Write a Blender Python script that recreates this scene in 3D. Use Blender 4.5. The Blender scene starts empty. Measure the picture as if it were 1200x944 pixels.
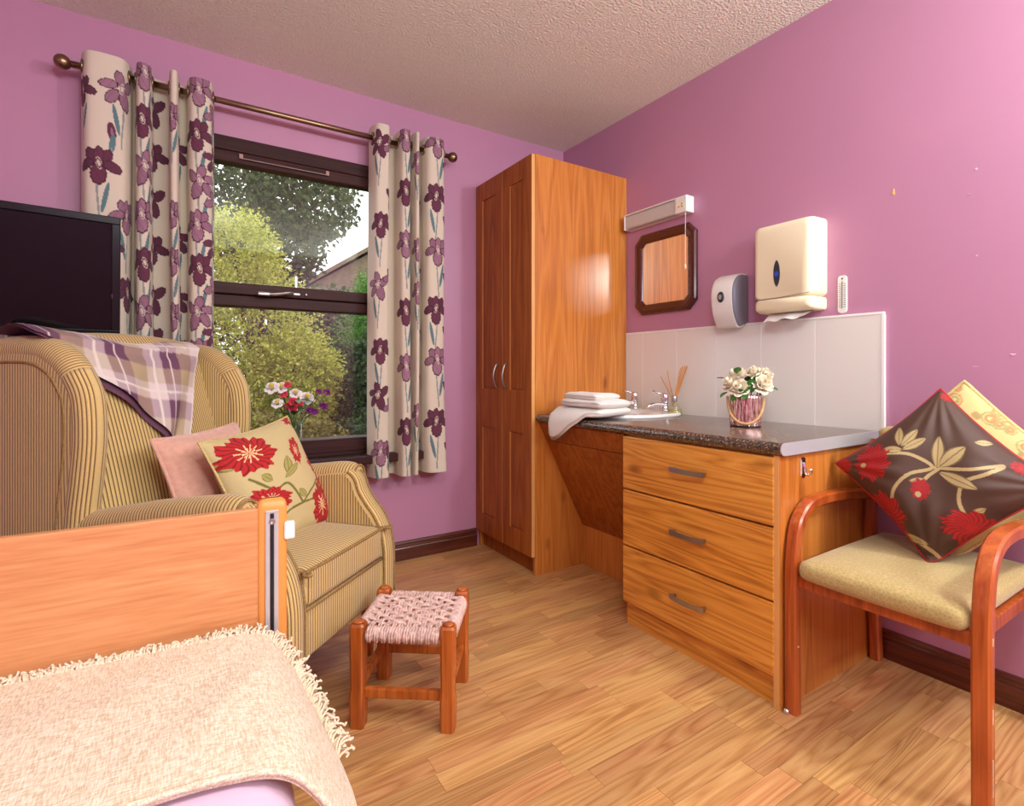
import bpy, bmesh, math, random
import numpy as np
from mathutils import Vector, Matrix, Euler

random.seed(7)
RNG = np.random.default_rng(11)
SC = bpy.context.scene
COL = SC.collection

# ------------------------------------------------------------------ camera
cam_data = bpy.data.cameras.new('camera')
cam_data.sensor_width = 36.0
cam_data.lens = 612.6 / 1200.0 * 36.0
cam_data.shift_y = -37.0 / 1200.0
cam_data.clip_start = 0.02
cam = bpy.data.objects.new('camera', cam_data)
COL.objects.link(cam)
cam.location = (-2.096, -2.655, 1.0)
cam.rotation_euler = (math.radians(90), 0, math.radians(-32.68))
SC.camera = cam

# ------------------------------------------------------------------ view, world, lights
vs = SC.view_settings
vs.view_transform = 'Standard'
vs.look = 'None'
vs.gamma = 1.0
vs.use_curve_mapping = False
vs.exposure = 0.54
SC.cycles.use_denoising = True
SC.cycles.max_bounces = 10
SC.cycles.transparent_max_bounces = 48
SC.cycles.caustics_reflective = True
SC.cycles.sample_clamp_indirect = 8.0

world = bpy.data.worlds.new('overcast_sky')
SC.world = world
world.use_nodes = True
wnt = world.node_tree
wbg = wnt.nodes['Background']
wbg.inputs['Color'].default_value = (0.93, 0.97, 1.0, 1)
wbg.inputs['Strength'].default_value = 1.9

def area_light(name, loc, rot, size, energy, color, size_y=None, shape='RECTANGLE', spread=math.pi):
    d = bpy.data.lights.new(name, 'AREA')
    d.shape = shape
    d.size = size
    if size_y:
        d.size_y = size_y
    d.energy = energy
    d.color = color
    d.spread = spread
    o = bpy.data.objects.new(name, d)
    COL.objects.link(o)
    o.location = loc
    o.rotation_euler = rot
    return o

# unseen lights added to brighten the room: right side, overhead, and rear wall
def point_light(name, loc, radius, energy, color):
    d = bpy.data.lights.new(name, 'POINT'); d.shadow_soft_size = radius; d.energy = energy; d.color = color
    o = bpy.data.objects.new(name, d); COL.objects.link(o); o.location = loc
    return o
point_light('right_fill_light', (-0.22, -3.05, 2.10), 0.08, 44, (0.86, 1.0, 1.0))
point_light('overhead_fill_light', (-1.98, -2.75, 2.02), 0.17, 33, (0.86, 1.0, 0.97))
area_light('rear_fill_light', (-0.95, -4.20, 1.91), (math.radians(80), 0, 0), 1.6, 26, (0.86, 1.0, 1.02), size_y=0.22)

# ------------------------------------------------------------------ colour helper
def srgb(r, g, b):
    def f(c):
        c = c / 255.0
        return c / 12.92 if c <= 0.04045 else ((c + 0.055) / 1.055) ** 2.4
    return (f(r), f(g), f(b))

# ------------------------------------------------------------------ mesh builder
OFF = {}          # object -> world offset of its frame (things are placed without rotation)

class MB:
    def __init__(self):
        self.v = []; self.f = []; self.su = []; self.col = []; self.n = 0; self.has_su = False; self.has_col = False
    def add(self, verts, faces, su=None, col=None):
        verts = np.asarray(verts, dtype=float).reshape(-1, 3)
        k = self.n
        self.v.append(verts)
        if isinstance(faces, np.ndarray):
            faces = (faces + k).tolist()
            self.f.extend(faces)
        else:
            self.f.extend([[i + k for i in fc] for fc in faces])
        if su is None: su = np.zeros(len(verts))
        else: self.has_su = True
        if col is None: col = np.ones((len(verts), 3)) * 0.8
        else: self.has_col = True
        self.su.append(np.asarray(su, float).reshape(-1)); self.col.append(np.asarray(col, float).reshape(-1, 3))
        self.n += len(verts)
        return self
    def add_bm(self, bm, su=None):
        bm.verts.index_update()
        v = [tuple(x.co) for x in bm.verts]
        f = [[y.index for y in x.verts] for x in bm.faces]
        s = None
        if su is not None:
            va = np.array(v); s = su(va)
        self.add(v, f, s)
        bm.free()
        return self
    def box(self, x0, x1, y0, y1, z0, z1, bev=0.0, seg=2, su=None):
        bm = bmesh.new()
        bmesh.ops.create_cube(bm, size=1.0)
        for q in bm.verts:
            q.co = Vector(((x0 + x1) / 2 + q.co.x * (x1 - x0), (y0 + y1) / 2 + q.co.y * (y1 - y0), (z0 + z1) / 2 + q.co.z * (z1 - z0)))
        if bev > 0:
            bmesh.ops.bevel(bm, geom=list(bm.edges), offset=bev, segments=seg, profile=0.5, affect='EDGES')
        return self.add_bm(bm, su)
    def grid(self, P, su=None, col=None, closed_u=False, closed_v=False):
        P = np.asarray(P, float)
        nu, nv = P.shape[:2]
        I = np.arange(nu * nv).reshape(nu, nv)
        a = I; 
        iu = np.arange(nu if closed_u else nu - 1); iv = np.arange(nv if closed_v else nv - 1)
        A = I[np.ix_(iu, iv)]; B = I[np.ix_((iu + 1) % nu, iv)]; Cc = I[np.ix_((iu + 1) % nu, (iv + 1) % nv)]; D = I[np.ix_(iu, (iv + 1) % nv)]
        F = np.stack([A, B, Cc, D], -1).reshape(-1, 4)
        self.add(P.reshape(-1, 3), F, None if su is None else np.asarray(su).reshape(-1), None if col is None else np.asarray(col).reshape(-1, 3))
        return self
    def tube(self, path, rad, seg=8, su=False, closed=False, cap=True, flat=None):
        path = np.asarray(path, float); n = len(path)
        rad = np.full(n, rad) if np.isscalar(rad) else np.asarray(rad, float)
        if closed: T = np.roll(path, -1, 0) - np.roll(path, 1, 0)
        else: T = np.gradient(path, axis=0)
        T /= np.linalg.norm(T, axis=1)[:, None] + 1e-12
        up = np.array([0, 0, 1.0])
        if abs(T[0] @ up) > 0.9: up = np.array([1.0, 0, 0])
        N = np.zeros_like(path); prev = up - T[0] * (up @ T[0]); prev /= np.linalg.norm(prev)
        for i in range(n):
            p = prev - T[i] * (prev @ T[i]); p /= np.linalg.norm(p) + 1e-12
            N[i] = p; prev = p
        Bn = np.cross(T, N)
        an = np.linspace(0, 2 * math.pi, seg, endpoint=False)
        fl = 1.0 if flat is None else flat
        P = path[:, None, :] + rad[:, None, None] * (np.cos(an)[None, :, None] * N[:, None, :] * fl + np.sin(an)[None, :, None] * Bn[:, None, :])
        s = None
        if su:
            L = np.concatenate([[0], np.cumsum(np.linalg.norm(np.diff(path, axis=0), axis=1))])
            s = np.repeat(L[:, None], seg, 1)
        k = self.n
        self.grid(P, s, closed_u=closed, closed_v=True)
        if cap and not closed:
            self.f.append([k + j for j in range(seg)][::-1]); self.f.append([k + (n - 1) * seg + j for j in range(seg)])
        return self
    def lathe(self, prof, seg=24, c=(0, 0, 0), cap=True, wob=None):
        prof = np.asarray(prof, float)
        an = np.linspace(0, 2 * math.pi, seg, endpoint=False)
        r = prof[:, 0][:, None] * (np.ones(seg)[None, :] if wob is None else wob(an)[None, :])
        P = np.stack([c[0] + r * np.cos(an), c[1] + r * np.sin(an), c[2] + np.repeat(prof[:, 1][:, None], seg, 1)], -1)
        k = self.n
        self.grid(P, closed_v=True)
        if cap:
            n = len(prof)
            self.f.append([k + j for j in range(seg)][::-1]); self.f.append([k + (n - 1) * seg + j for j in range(seg)])
        return self
    def loft(self, rings, cap=True, su=None):
        R = np.asarray(rings, float); k = self.n; n, m = R.shape[:2]
        self.grid(R, su, closed_v=True)
        if cap:
            self.f.append([k + j for j in range(m)][::-1]); self.f.append([k + (n - 1) * m + j for j in range(m)])
        return self
    def sphere(self, c, r, nu=10, nv=8, sc=(1, 1, 1)):
        prof = [(math.sin(t) * r, -math.cos(t) * r) for t in np.linspace(0.02, math.pi - 0.02, nv)]
        k = MB(); k.lathe(prof, nu)
        V = np.concatenate(k.v) * np.array(sc) + np.array(c)
        return self.add(V, k.f)
    def transform(self, M):
        M = np.array(M)
        self.v = [q @ M[:3, :3].T + M[:3, 3] for q in self.v]
        return self
    def merge(self, other):
        return self.add(np.concatenate(other.v), other.f, np.concatenate(other.su) if other.has_su else None, np.concatenate(other.col) if other.has_col else None)
    def build(self, name, mat, parent=None, world=True, smooth=False, angle=None):
        V = np.concatenate(self.v)
        off = np.zeros(3); loc = None
        if parent is not None:
            if world: off = OFF.get(parent.name, np.zeros(3))
        else:
            mn, mx = V.min(0), V.max(0)
            off = np.array([(mn[0] + mx[0]) / 2, (mn[1] + mx[1]) / 2, mn[2]]); loc = off
        me = bpy.data.meshes.new(name)
        me.from_pydata((V - off).tolist(), [], self.f)
        me.update()
        bm = bmesh.new(); bm.from_mesh(me); bmesh.ops.recalc_face_normals(bm, faces=bm.faces); bm.to_mesh(me); bm.free()
        if self.has_su:
            a = me.attributes.new('su', 'FLOAT', 'POINT'); a.data.foreach_set('value', np.concatenate(self.su))
        if self.has_col:
            a = me.attributes.new('paint', 'FLOAT_COLOR', 'POINT')
            C = np.concatenate(self.col); a.data.foreach_set('color', np.concatenate([C, np.ones((len(C), 1))], 1).reshape(-1))
        if mat: me.materials.append(mat)
        if smooth: me.shade_smooth()
        if angle is not None:
            me.shade_smooth(); me.set_sharp_from_angle(angle=math.radians(angle))
        o = bpy.data.objects.new(name, me); COL.objects.link(o)
        if parent is not None:
            o.parent = parent; OFF[o.name] = OFF.get(parent.name, np.zeros(3))
        else:
            o.location = loc; OFF[o.name] = loc
        return o

def thing(name, label, cat, loc, group=None):
    o = bpy.data.objects.new(name, None); COL.objects.link(o)
    o.empty_display_size = 0.05
    o.location = loc; OFF[o.name] = np.array(loc, float)
    o['label'] = label; o['category'] = cat
    if group: o['group'] = group
    return o

def tag(o, label, cat, group=None, kind=None):
    o['label'] = label; o['category'] = cat
    if group: o['group'] = group
    if kind: o['kind'] = kind
    return o

def struct(o, label, cat):
    return tag(o, label, cat, kind='structure')

def catmull(pts, n=12, closed=False):
    P = np.asarray(pts, float); m = len(P); out = []
    rng = range(m) if closed else range(m - 1)
    for i in rng:
        if closed: a, b, c, d = P[(i - 1) % m], P[i], P[(i + 1) % m], P[(i + 2) % m]
        else: a, b, c, d = P[max(i - 1, 0)], P[i], P[i + 1], P[min(i + 2, m - 1)]
        for t in np.arange(n) / n:
            out.append(0.5 * ((2 * b) + (-a + c) * t + (2 * a - 5 * b + 4 * c - d) * t * t + (-a + 3 * b - 3 * c + d) * t ** 3))
    if not closed: out.append(P[-1])
    return np.array(out)

def inset(poly, d):
    """inward offset of a closed ccw 2D outline"""
    P = np.asarray(poly, float)
    T = np.roll(P, -1, 0) - np.roll(P, 1, 0); T /= np.linalg.norm(T, axis=1)[:, None] + 1e-12
    N = np.stack([-T[:, 1], T[:, 0]], 1)
    area = 0.5 * np.sum(P[:, 0] * np.roll(P[:, 1], -1) - np.roll(P[:, 0], -1) * P[:, 1])
    return P + N * d * (1 if area > 0 else -1)

# ------------------------------------------------------------------ materials
MATS = {}
def new_mat(name):
    m = bpy.data.materials.new(name); m.use_nodes = True
    nt = m.node_tree
    return m, nt, nt.nodes['Principled BSDF']

def L(nt, a, ao, b, bi): nt.links.new(a.outputs[ao], b.inputs[bi])

def plain(name, rgb, rough=0.5, metal=0.0, coat=0.0, bump=0.0, bscale=200.0, var=0.0, vscale=8.0, sheen=0.0, spec=None, trans=0.0, ior=None, bdist=0.004):
    m, nt, p = new_mat(name)
    p.inputs['Base Color'].default_value = (*rgb, 1); p.inputs['Roughness'].default_value = rough; p.inputs['Metallic'].default_value = metal
    p.inputs['Coat Weight'].default_value = coat; p.inputs['Coat Roughness'].default_value = 0.12
    p.inputs['Sheen Weight'].default_value = sheen
    if spec is not None: p.inputs['Specular IOR Level'].default_value = spec
    if trans: p.inputs['Transmission Weight'].default_value = trans
    if ior: p.inputs['IOR'].default_value = ior
    tc = nt.nodes.new('ShaderNodeTexCoord')
    if var > 0:
        nz = nt.nodes.new('ShaderNodeTexNoise'); nz.inputs['Scale'].default_value = vscale; nz.inputs['Detail'].default_value = 4
        L(nt, tc, 'Object', nz, 'Vector')
        mx = nt.nodes.new('ShaderNodeMix'); mx.data_type = 'RGBA'; mx.blend_type = 'MULTIPLY'
        mr = nt.nodes.new('ShaderNodeMapRange'); mr.inputs['From Min'].default_value = .3; mr.inputs['From Max'].default_value = .7
        mr.inputs['To Min'].default_value = 1 - var; mr.inputs['To Max'].default_value = 1 + var
        L(nt, nz, 'Fac', mr, 'Value')
        mx.inputs[0].default_value = 1.0; mx.inputs[6].default_value = (*rgb, 1)
        L(nt, mr, 'Result', mx, 7); nt.links.new(mx.outputs[2], p.inputs['Base Color'])
    if bump > 0:
        nb = nt.nodes.new('ShaderNodeTexNoise'); nb.inputs['Scale'].default_value = bscale; nb.inputs['Detail'].default_value = 3
        L(nt, tc, 'Object', nb, 'Vector')
        bp = nt.nodes.new('ShaderNodeBump'); bp.inputs['Strength'].default_value = bump; bp.inputs['Distance'].default_value = bdist
        L(nt, nb, 'Fac', bp, 'Height'); L(nt, bp, 'Normal', p, 'Normal')
    return m

def ramp(nt, stops):
    r = nt.nodes.new('ShaderNodeValToRGB'); e = r.color_ramp.elements
    while len(e) < len(stops): e.new(0.5)
    for q, (pos, c) in zip(e, stops): q.position = pos; q.color = (*c, 1)
    return r

def wood(name, light, mid, dark, axis='z', scale=1.0, rough=0.35, coat=0.3, ring=1.0, plank=False, knots=False, bump=0.05, ringw=0.3):
    """grain stretched along one axis: long fibres, cathedral rings and pores"""
    m, nt, p = new_mat(name)
    if plank:
        geo = nt.nodes.new('ShaderNodeNewGeometry'); src = (geo, 'Position')
    else:
        tc = nt.nodes.new('ShaderNodeTexCoord'); src = (tc, 'Object')
    oi = nt.nodes.new('ShaderNodeObjectInfo')
    rnd = (oi, 'Random')
    if plank:
        ad = nt.nodes.new('ShaderNodeMath'); ad.operation = 'ADD'; L(nt, oi, 'Random', ad, 0); L(nt, geo, 'Random Per Island', ad, 1)
        fr = nt.nodes.new('ShaderNodeMath'); fr.operation = 'FRACT'; L(nt, ad, 0, fr, 0); rnd = (fr, 0)
    vm = nt.nodes.new('ShaderNodeVectorMath'); vm.operation = 'MULTIPLY_ADD'
    cx = nt.nodes.new('ShaderNodeCombineXYZ')
    for k, q in enumerate((17.3, 9.1, 23.7)):
        mu = nt.nodes.new('ShaderNodeMath'); mu.operation = 'MULTIPLY'; mu.inputs[1].default_value = q
        L(nt, rnd[0], rnd[1], mu, 0); L(nt, mu, 0, cx, k)
    va = nt.nodes.new('ShaderNodeVectorMath'); va.operation = 'ADD'
    L(nt, src[0], src[1], va, 0); L(nt, cx, 0, va, 1)
    def mapped(along, across):
        mp = nt.nodes.new('ShaderNodeMapping')
        s = {'x': (along, across, across), 'y': (across, along, across), 'z': (across, across, along)}[axis]
        mp.inputs['Scale'].default_value = [q * scale for q in s]
        L(nt, va, 0, mp, 'Vector'); return mp
    m1 = mapped(0.55, 8.0)
    n1 = nt.nodes.new('ShaderNodeTexNoise'); n1.inputs['Scale'].default_value = 1.0; n1.inputs['Detail'].default_value = 3; n1.inputs['Distortion'].default_value = 0.25
    L(nt, m1, 'Vector', n1, 'Vector')
    mul = nt.nodes.new('ShaderNodeMath'); mul.operation = 'MULTIPLY'; mul.inputs[1].default_value = 9.0 * ring; L(nt, n1, 'Fac', mul, 0)
    sn = nt.nodes.new('ShaderNodeMath'); sn.operation = 'PINGPONG'; sn.inputs[1].default_value = 0.5; L(nt, mul, 0, sn, 0)
    m2 = mapped(3.5, 170.0)
    n2 = nt.nodes.new('ShaderNodeTexNoise'); n2.inputs['Scale'].default_value = 1.0; n2.inputs['Detail'].default_value = 4
    L(nt, m2, 'Vector', n2, 'Vector')
    m3 = mapped(0.7, 2.2)
    n3 = nt.nodes.new('ShaderNodeTexNoise'); n3.inputs['Scale'].default_value = 1.0; n3.inputs['Detail'].default_value = 2
    L(nt, m3, 'Vector', n3, 'Vector')
    # combine
    def mix(a, b, w):
        q = nt.nodes.new('ShaderNodeMix'); q.data_type = 'FLOAT'; q.inputs[0].default_value = w
        nt.links.new(a, q.inputs[2]); nt.links.new(b, q.inputs[3]); return q.outputs[0]
    s2 = nt.nodes.new('ShaderNodeMath'); s2.operation = 'MULTIPLY'; s2.inputs[1].default_value = 2.0; L(nt, sn, 0, s2, 0)
    c1 = mix(n2.outputs['Fac'], s2.outputs[0], ringw)
    c2 = mix(c1, n3.outputs['Fac'], 0.35)
    rp = ramp(nt, [(0.26, dark), (0.48, mid), (0.70, light)])
    nt.links.new(c2, rp.inputs['Fac'])
    out = rp.outputs['Color']
    if knots:
        vk = nt.nodes.new('ShaderNodeTexVoronoi'); vk.inputs['Scale'].default_value = 1.0
        mk = mapped(2.6, 5.5); L(nt, mk, 'Vector', vk, 'Vector')
        rk = ramp(nt, [(0.0, (0.25, 0.2, 0.16)), (0.07, (0.6, 0.55, 0.5)), (0.13, (1, 1, 1))])
        nt.links.new(vk.outputs['Distance'], rk.inputs['Fac'])
        mk2 = nt.nodes.new('ShaderNodeMix'); mk2.data_type = 'RGBA'; mk2.blend_type = 'MULTIPLY'; mk2.inputs[0].default_value = 0.8
        nt.links.new(out, mk2.inputs[6]); nt.links.new(rk.outputs['Color'], mk2.inputs[7]); out = mk2.outputs[2]
    if plank:
        hs = nt.nodes.new('ShaderNodeHueSaturation')
        mr = nt.nodes.new('ShaderNodeMapRange'); mr.inputs['To Min'].default_value = 0.84; mr.inputs['To Max'].default_value = 1.12
        L(nt, rnd[0], rnd[1], mr, 'Value'); L(nt, mr, 'Result', hs, 'Value')
        f2 = nt.nodes.new('ShaderNodeMath'); f2.operation = 'MULTIPLY'; f2.inputs[1].default_value = 7.31; L(nt, rnd[0], rnd[1], f2, 0)
        f3 = nt.nodes.new('ShaderNodeMath'); f3.operation = 'FRACT'; L(nt, f2, 0, f3, 0)
        mr2 = nt.nodes.new('ShaderNodeMapRange'); mr2.inputs['To Min'].default_value = 0.493; mr2.inputs['To Max'].default_value = 0.506
        L(nt, f3, 0, mr2, 'Value'); L(nt, mr2, 'Result', hs, 'Hue')
        nt.links.new(out, hs.inputs['Color']); out = hs.outputs['Color']
    nt.links.new(out, p.inputs['Base Color'])
    p.inputs['Roughness'].default_value = rough; p.inputs['Coat Weight'].default_value = coat; p.inputs['Coat Roughness'].default_value = 0.15
    if bump:
        bp = nt.nodes.new('ShaderNodeBump'); bp.inputs['Strength'].default_value = bump; bp.inputs['Distance'].default_value = 0.002
        nt.links.new(n2.outputs['Fac'], bp.inputs['Height']); L(nt, bp, 'Normal', p, 'Normal')
    return m

def painted(name, rough=0.9, sheen=0.2, bump=0.25, bscale=700, fade=None):
    """cloth whose print is a per-vertex colour on the mesh"""
    m, nt, p = new_mat(name)
    at = nt.nodes.new('ShaderNodeAttribute'); at.attribute_name = 'paint'
    tc = nt.nodes.new('ShaderNodeTexCoord')
    nz = nt.nodes.new('ShaderNodeTexNoise'); nz.inputs['Scale'].default_value = bscale; nz.inputs['Detail'].default_value = 2
    L(nt, tc, 'Object', nz, 'Vector')
    mr = nt.nodes.new('ShaderNodeMapRange'); mr.inputs['To Min'].default_value = 0.88; mr.inputs['To Max'].default_value = 1.12
    L(nt, nz, 'Fac', mr, 'Value')
    mx = nt.nodes.new('ShaderNodeMix'); mx.data_type = 'RGBA'; mx.blend_type = 'MULTIPLY'; mx.inputs[0].default_value = 1
    L(nt, at, 'Color', mx, 6); L(nt, mr, 'Result', mx, 7)
    nt.links.new(mx.outputs[2], p.inputs['Base Color'])
    p.inputs['Roughness'].default_value = rough; p.inputs['Sheen Weight'].default_value = sheen
    bp = nt.nodes.new('ShaderNodeBump'); bp.inputs['Strength'].default_value = bump; bp.inputs['Distance'].default_value = 0.001
    L(nt, nz, 'Fac', bp, 'Height'); L(nt, bp, 'Normal', p, 'Normal')
    return m

def striped(name, pitch=0.0114):
    m, nt, p = new_mat(name)
    at = nt.nodes.new('ShaderNodeAttribute'); at.attribute_name = 'su'
    dv = nt.nodes.new('ShaderNodeMath'); dv.operation = 'DIVIDE'; dv.inputs[1].default_value = pitch; L(nt, at, 'Fac', dv, 0)
    fr = nt.nodes.new('ShaderNodeMath'); fr.operation = 'FRACT'; L(nt, dv, 0, fr, 0)
    tan = srgb(220, 190, 126); tan2 = srgb(202, 168, 104); dk = srgb(112, 80, 44); md = srgb(140, 106, 62)
    rp = ramp(nt, [(0.0, tan), (0.40, tan2), (0.50, dk), (0.66, dk), (0.76, tan2), (0.86, tan)])
    nt.links.new(fr.outputs[0], rp.inputs['Fac'])
    tc = nt.nodes.new('ShaderNodeTexCoord')
    nz = nt.nodes.new('ShaderNodeTexNoise'); nz.inputs['Scale'].default_value = 380; L(nt, tc, 'Object', nz, 'Vector')
    mr = nt.nodes.new('ShaderNodeMapRange'); mr.inputs['To Min'].default_value = 0.8; mr.inputs['To Max'].default_value = 1.2; L(nt, nz, 'Fac', mr, 'Value')
    mx = nt.nodes.new('ShaderNodeMix'); mx.data_type = 'RGBA'; mx.blend_type = 'MULTIPLY'; mx.inputs[0].default_value = 1
    L(nt, rp, 'Color', mx, 6); L(nt, mr, 'Result', mx, 7); nt.links.new(mx.outputs[2], p.inputs['Base Color'])
    p.inputs['Roughness'].default_value = 0.85; p.inputs['Sheen Weight'].default_value = 0.25
    bp = nt.nodes.new('ShaderNodeBump'); bp.inputs['Strength'].default_value = 0.5; bp.inputs['Distance'].default_value = 0.0015
    nt.links.new(fr.outputs[0], bp.inputs['Height'])
    rb = ramp(nt, [(0.0, (1, 1, 1)), (0.3, (1, 1, 1)), (0.45, (.2, .2, .2)), (0.6, (.2, .2, .2)), (0.75, (1, 1, 1))])
    nt.links.new(fr.outputs[0], rb.inputs['Fac']); nt.links.new(rb.outputs['Color'], bp.inputs['Height'])
    L(nt, bp, 'Normal', p, 'Normal')
    return m

def speckle(name):
    m, nt, p = new_mat(name)
    tc = nt.nodes.new('ShaderNodeTexCoord')
    nz = nt.nodes.new('ShaderNodeTexNoise'); nz.inputs['Scale'].default_value = 150; nz.inputs['Detail'].default_value = 3; nz.inputs['Roughness'].default_value = 0.65
    L(nt, tc, 'Object', nz, 'Vector')
    rp = ramp(nt, [(0.40, srgb(34, 22, 16)), (0.50, srgb(74, 56, 45)), (0.58, srgb(108, 86, 70)), (0.66, srgb(178, 150, 126))])
    L(nt, nz, 'Fac', rp, 'Fac'); L(nt, rp, 'Color', p, 'Base Color')
    p.inputs['Roughness'].default_value = 0.24; p.inputs['Specular IOR Level'].default_value = 1.0; p.inputs['Coat Weight'].default_value = 0.6; p.inputs['Coat Roughness'].default_value = 0.25
    return m

def glass_pane(name, tint=(1, 1, 1), refl=1.0, rough=0.0):
    m, nt, p = new_mat(name)
    nt.nodes.remove(p)
    out = nt.nodes['Material Output']
    tr = nt.nodes.new('ShaderNodeBsdfTransparent'); tr.inputs['Color'].default_value = (*tint, 1)
    gl = nt.nodes.new('ShaderNodeBsdfGlossy'); gl.inputs['Roughness'].default_value = rough
    fr = nt.nodes.new('ShaderNodeFresnel')
    gb_ = nt.nodes.new('ShaderNodeNewGeometry'); io = nt.nodes.new('ShaderNodeMapRange'); io.inputs['To Min'].default_value = 1.5; io.inputs['To Max'].default_value = 1 / 1.5
    L(nt, gb_, 'Backfacing', io, 'Value'); L(nt, io, 'Result', fr, 'IOR')      # the same reflection on both faces of the thin pane
    mu = nt.nodes.new('ShaderNodeMath'); mu.operation = 'MULTIPLY'; mu.inputs[1].default_value = refl; mu.use_clamp = True
    L(nt, fr, 0, mu, 0)
    mx = nt.nodes.new('ShaderNodeMixShader'); L(nt, mu, 0, mx, 0); L(nt, tr, 0, mx, 1); L(nt, gl, 0, mx, 2); L(nt, mx, 0, out, 'Surface')
    return m

def leafy(name, a, b, rough=0.55, trans=0.35):
    m, nt, p = new_mat(name)
    geo = nt.nodes.new('ShaderNodeNewGeometry')
    rp = ramp(nt, [(0.0, a), (1.0, b)])
    L(nt, geo, 'Random Per Island', rp, 'Fac'); L(nt, rp, 'Color', p, 'Base Color')
    p.inputs['Roughness'].default_value = rough
    out = nt.nodes['Material Output']
    tl = nt.nodes.new('ShaderNodeBsdfTranslucent'); L(nt, rp, 'Color', tl, 'Color')
    mx = nt.nodes.new('ShaderNodeMixShader'); mx.inputs[0].default_value = trans
    L(nt, p, 0, mx, 1); L(nt, tl, 0, mx, 2); L(nt, mx, 0, out, 'Surface')
    return m

M = MATS
M['wall'] = plain('lilac_paint', srgb(188, 130, 161), 0.42, spec=0.7, bump=0.06, bscale=260, var=0.02, vscale=3)
M['ceiling'] = plain('textured_ceiling', srgb(240, 232, 216), 0.9, bdist=0.010, bump=1.0, bscale=105, var=0.04, vscale=60)
M['skirting'] = wood('mahogany_skirting', srgb(112, 48, 28), srgb(84, 32, 18), srgb(54, 18, 10), 'x', 1.0, 0.35, 0.3)
M['skirting_y'] = wood('mahogany_skirting_y', srgb(112, 48, 28), srgb(84, 32, 18), srgb(54, 18, 10), 'y', 1.0, 0.35, 0.3)
M['winframe'] = wood('mahogany_frame', srgb(72, 34, 30), srgb(56, 24, 22), srgb(38, 14, 14), 'x', 1.0, 0.55, 0.0)
M['winframe'].node_tree.nodes['Principled BSDF'].inputs['Specular IOR Level'].default_value = 0.25
M['floor'] = wood('oak_strip_floor', srgb(214, 166, 110), srgb(198, 144, 90), srgb(160, 104, 58), 'x', 1.0, 0.38, 0.12, ring=2.2, plank=True, bump=0.03, ringw=0.40)
M['joint'] = plain('floor_joint', srgb(150, 104, 66), 0.7)
M['oak_v'] = wood('oak_upright', srgb(214, 140, 66), srgb(198, 118, 48), srgb(164, 90, 34), 'z', 1.0, 0.3, 0.3, knots=True)
M['oak_h'] = wood('oak_level', srgb(232, 162, 70), srgb(214, 138, 50), srgb(168, 98, 32), 'y', 1.0, 0.33, 0.3, knots=True, ring=1.8, ringw=0.42)
M['oak_door'] = wood('oak_door', srgb(180, 106, 42), srgb(158, 84, 28), srgb(124, 60, 18), 'z', 1.0, 0.45, 0.0)
M['oak_door'].node_tree.nodes['Principled BSDF'].inputs['Specular IOR Level'].default_value = 0.25
M['oak_edge'] = plain('oak_edging', srgb(224, 164, 98), 0.4)
M['beech'] = wood('beech_panel', srgb(222, 158, 106), srgb(208, 138, 86), srgb(186, 112, 62), 'x', 1.0, 0.4, 0.12, ring=1.3, ringw=0.16)
M['beech_post'] = plain('beech_moulding', srgb(222, 146, 72), 0.4, var=0.05)
M['cherry'] = wood('cherry_bentwood', srgb(196, 100, 44), srgb(172, 78, 28), srgb(130, 52, 16), 'z', 1.0, 0.32, 0.35)
M['pine'] = wood('antique_pine', srgb(200, 112, 46), srgb(176, 88, 30), srgb(126, 54, 16), 'z', 1.2, 0.38, 0.25)
M['chip'] = plain('bare_wood', srgb(220, 190, 150), 0.8)
M['worktop'] = speckle('granite_laminate')
M['steel'] = plain('brushed_steel', srgb(172, 166, 162), 0.34, 1.0)
M['alu'] = plain('aluminium_edge', srgb(196, 194, 200), 0.35, 0.35)
M['chrome'] = plain('chrome', srgb(225, 225, 228), 0.08, 1.0)
M['brass'] = plain('antique_brass', srgb(146, 122, 96), 0.3, 1.0)
M['dark'] = plain('dark_void', srgb(20, 18, 20), 0.6)
M['ceramic'] = plain('white_ceramic', srgb(238, 234, 230), 0.12, coat=0.5)
M['tile'] = plain('glazed_tile', srgb(232, 226, 220), 0.22, coat=0.4)
M['grout'] = plain('white_grout', srgb(240, 238, 234), 0.6)
M['whiteplastic'] = plain('white_plastic', srgb(236, 232, 228), 0.35)
M['greyplastic'] = plain('grey_plastic', srgb(122, 118, 132), 0.4)
M['creamplastic'] = plain('cream_plastic', srgb(246, 234, 200), 0.35)
M['diffuser'] = plain('ribbed_diffuser', srgb(196, 190, 186), 0.4)
M['smoke'] = plain('smoked_window', srgb(46, 52, 56), 0.1, coat=0.5)
M['blue'] = plain('blue_dot', srgb(40, 70, 190), 0.4)
M['mirror'] = plain('mirror_glass', (0.9, 0.9, 0.9), 0.01, 1.0)
M['mahogany'] = plain('dark_mahogany', srgb(78, 28, 20), 0.25, coat=0.5, var=0.1, vscale=30)
M['towel'] = plain('white_terry', srgb(238, 230, 222), 0.95, bump=0.7, bscale=420, sheen=0.4)
M['paper'] = plain('paper_towel', srgb(240, 234, 232), 0.9)
M['glass'] = glass_pane('window_glass', refl=0.6)
M['vaseglass'] = glass_pane('vase_glass', tint=(0.95, 0.98, 0.95), refl=1.2)
M['rod'] = plain('reed', srgb(216, 150, 88), 0.7)
M['stripe'] = striped('striped_upholstery')
M['piping'] = plain('twisted_piping', srgb(150, 118, 70), 0.85, var=0.3, vscale=160)
M['curtain'] = painted('printed_curtain', 0.88, 0.05)
M['paintcloth'] = painted('printed_cloth', 0.85, 0.05)
M['satin'] = painted('printed_satin', 0.62, 0.0)
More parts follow.
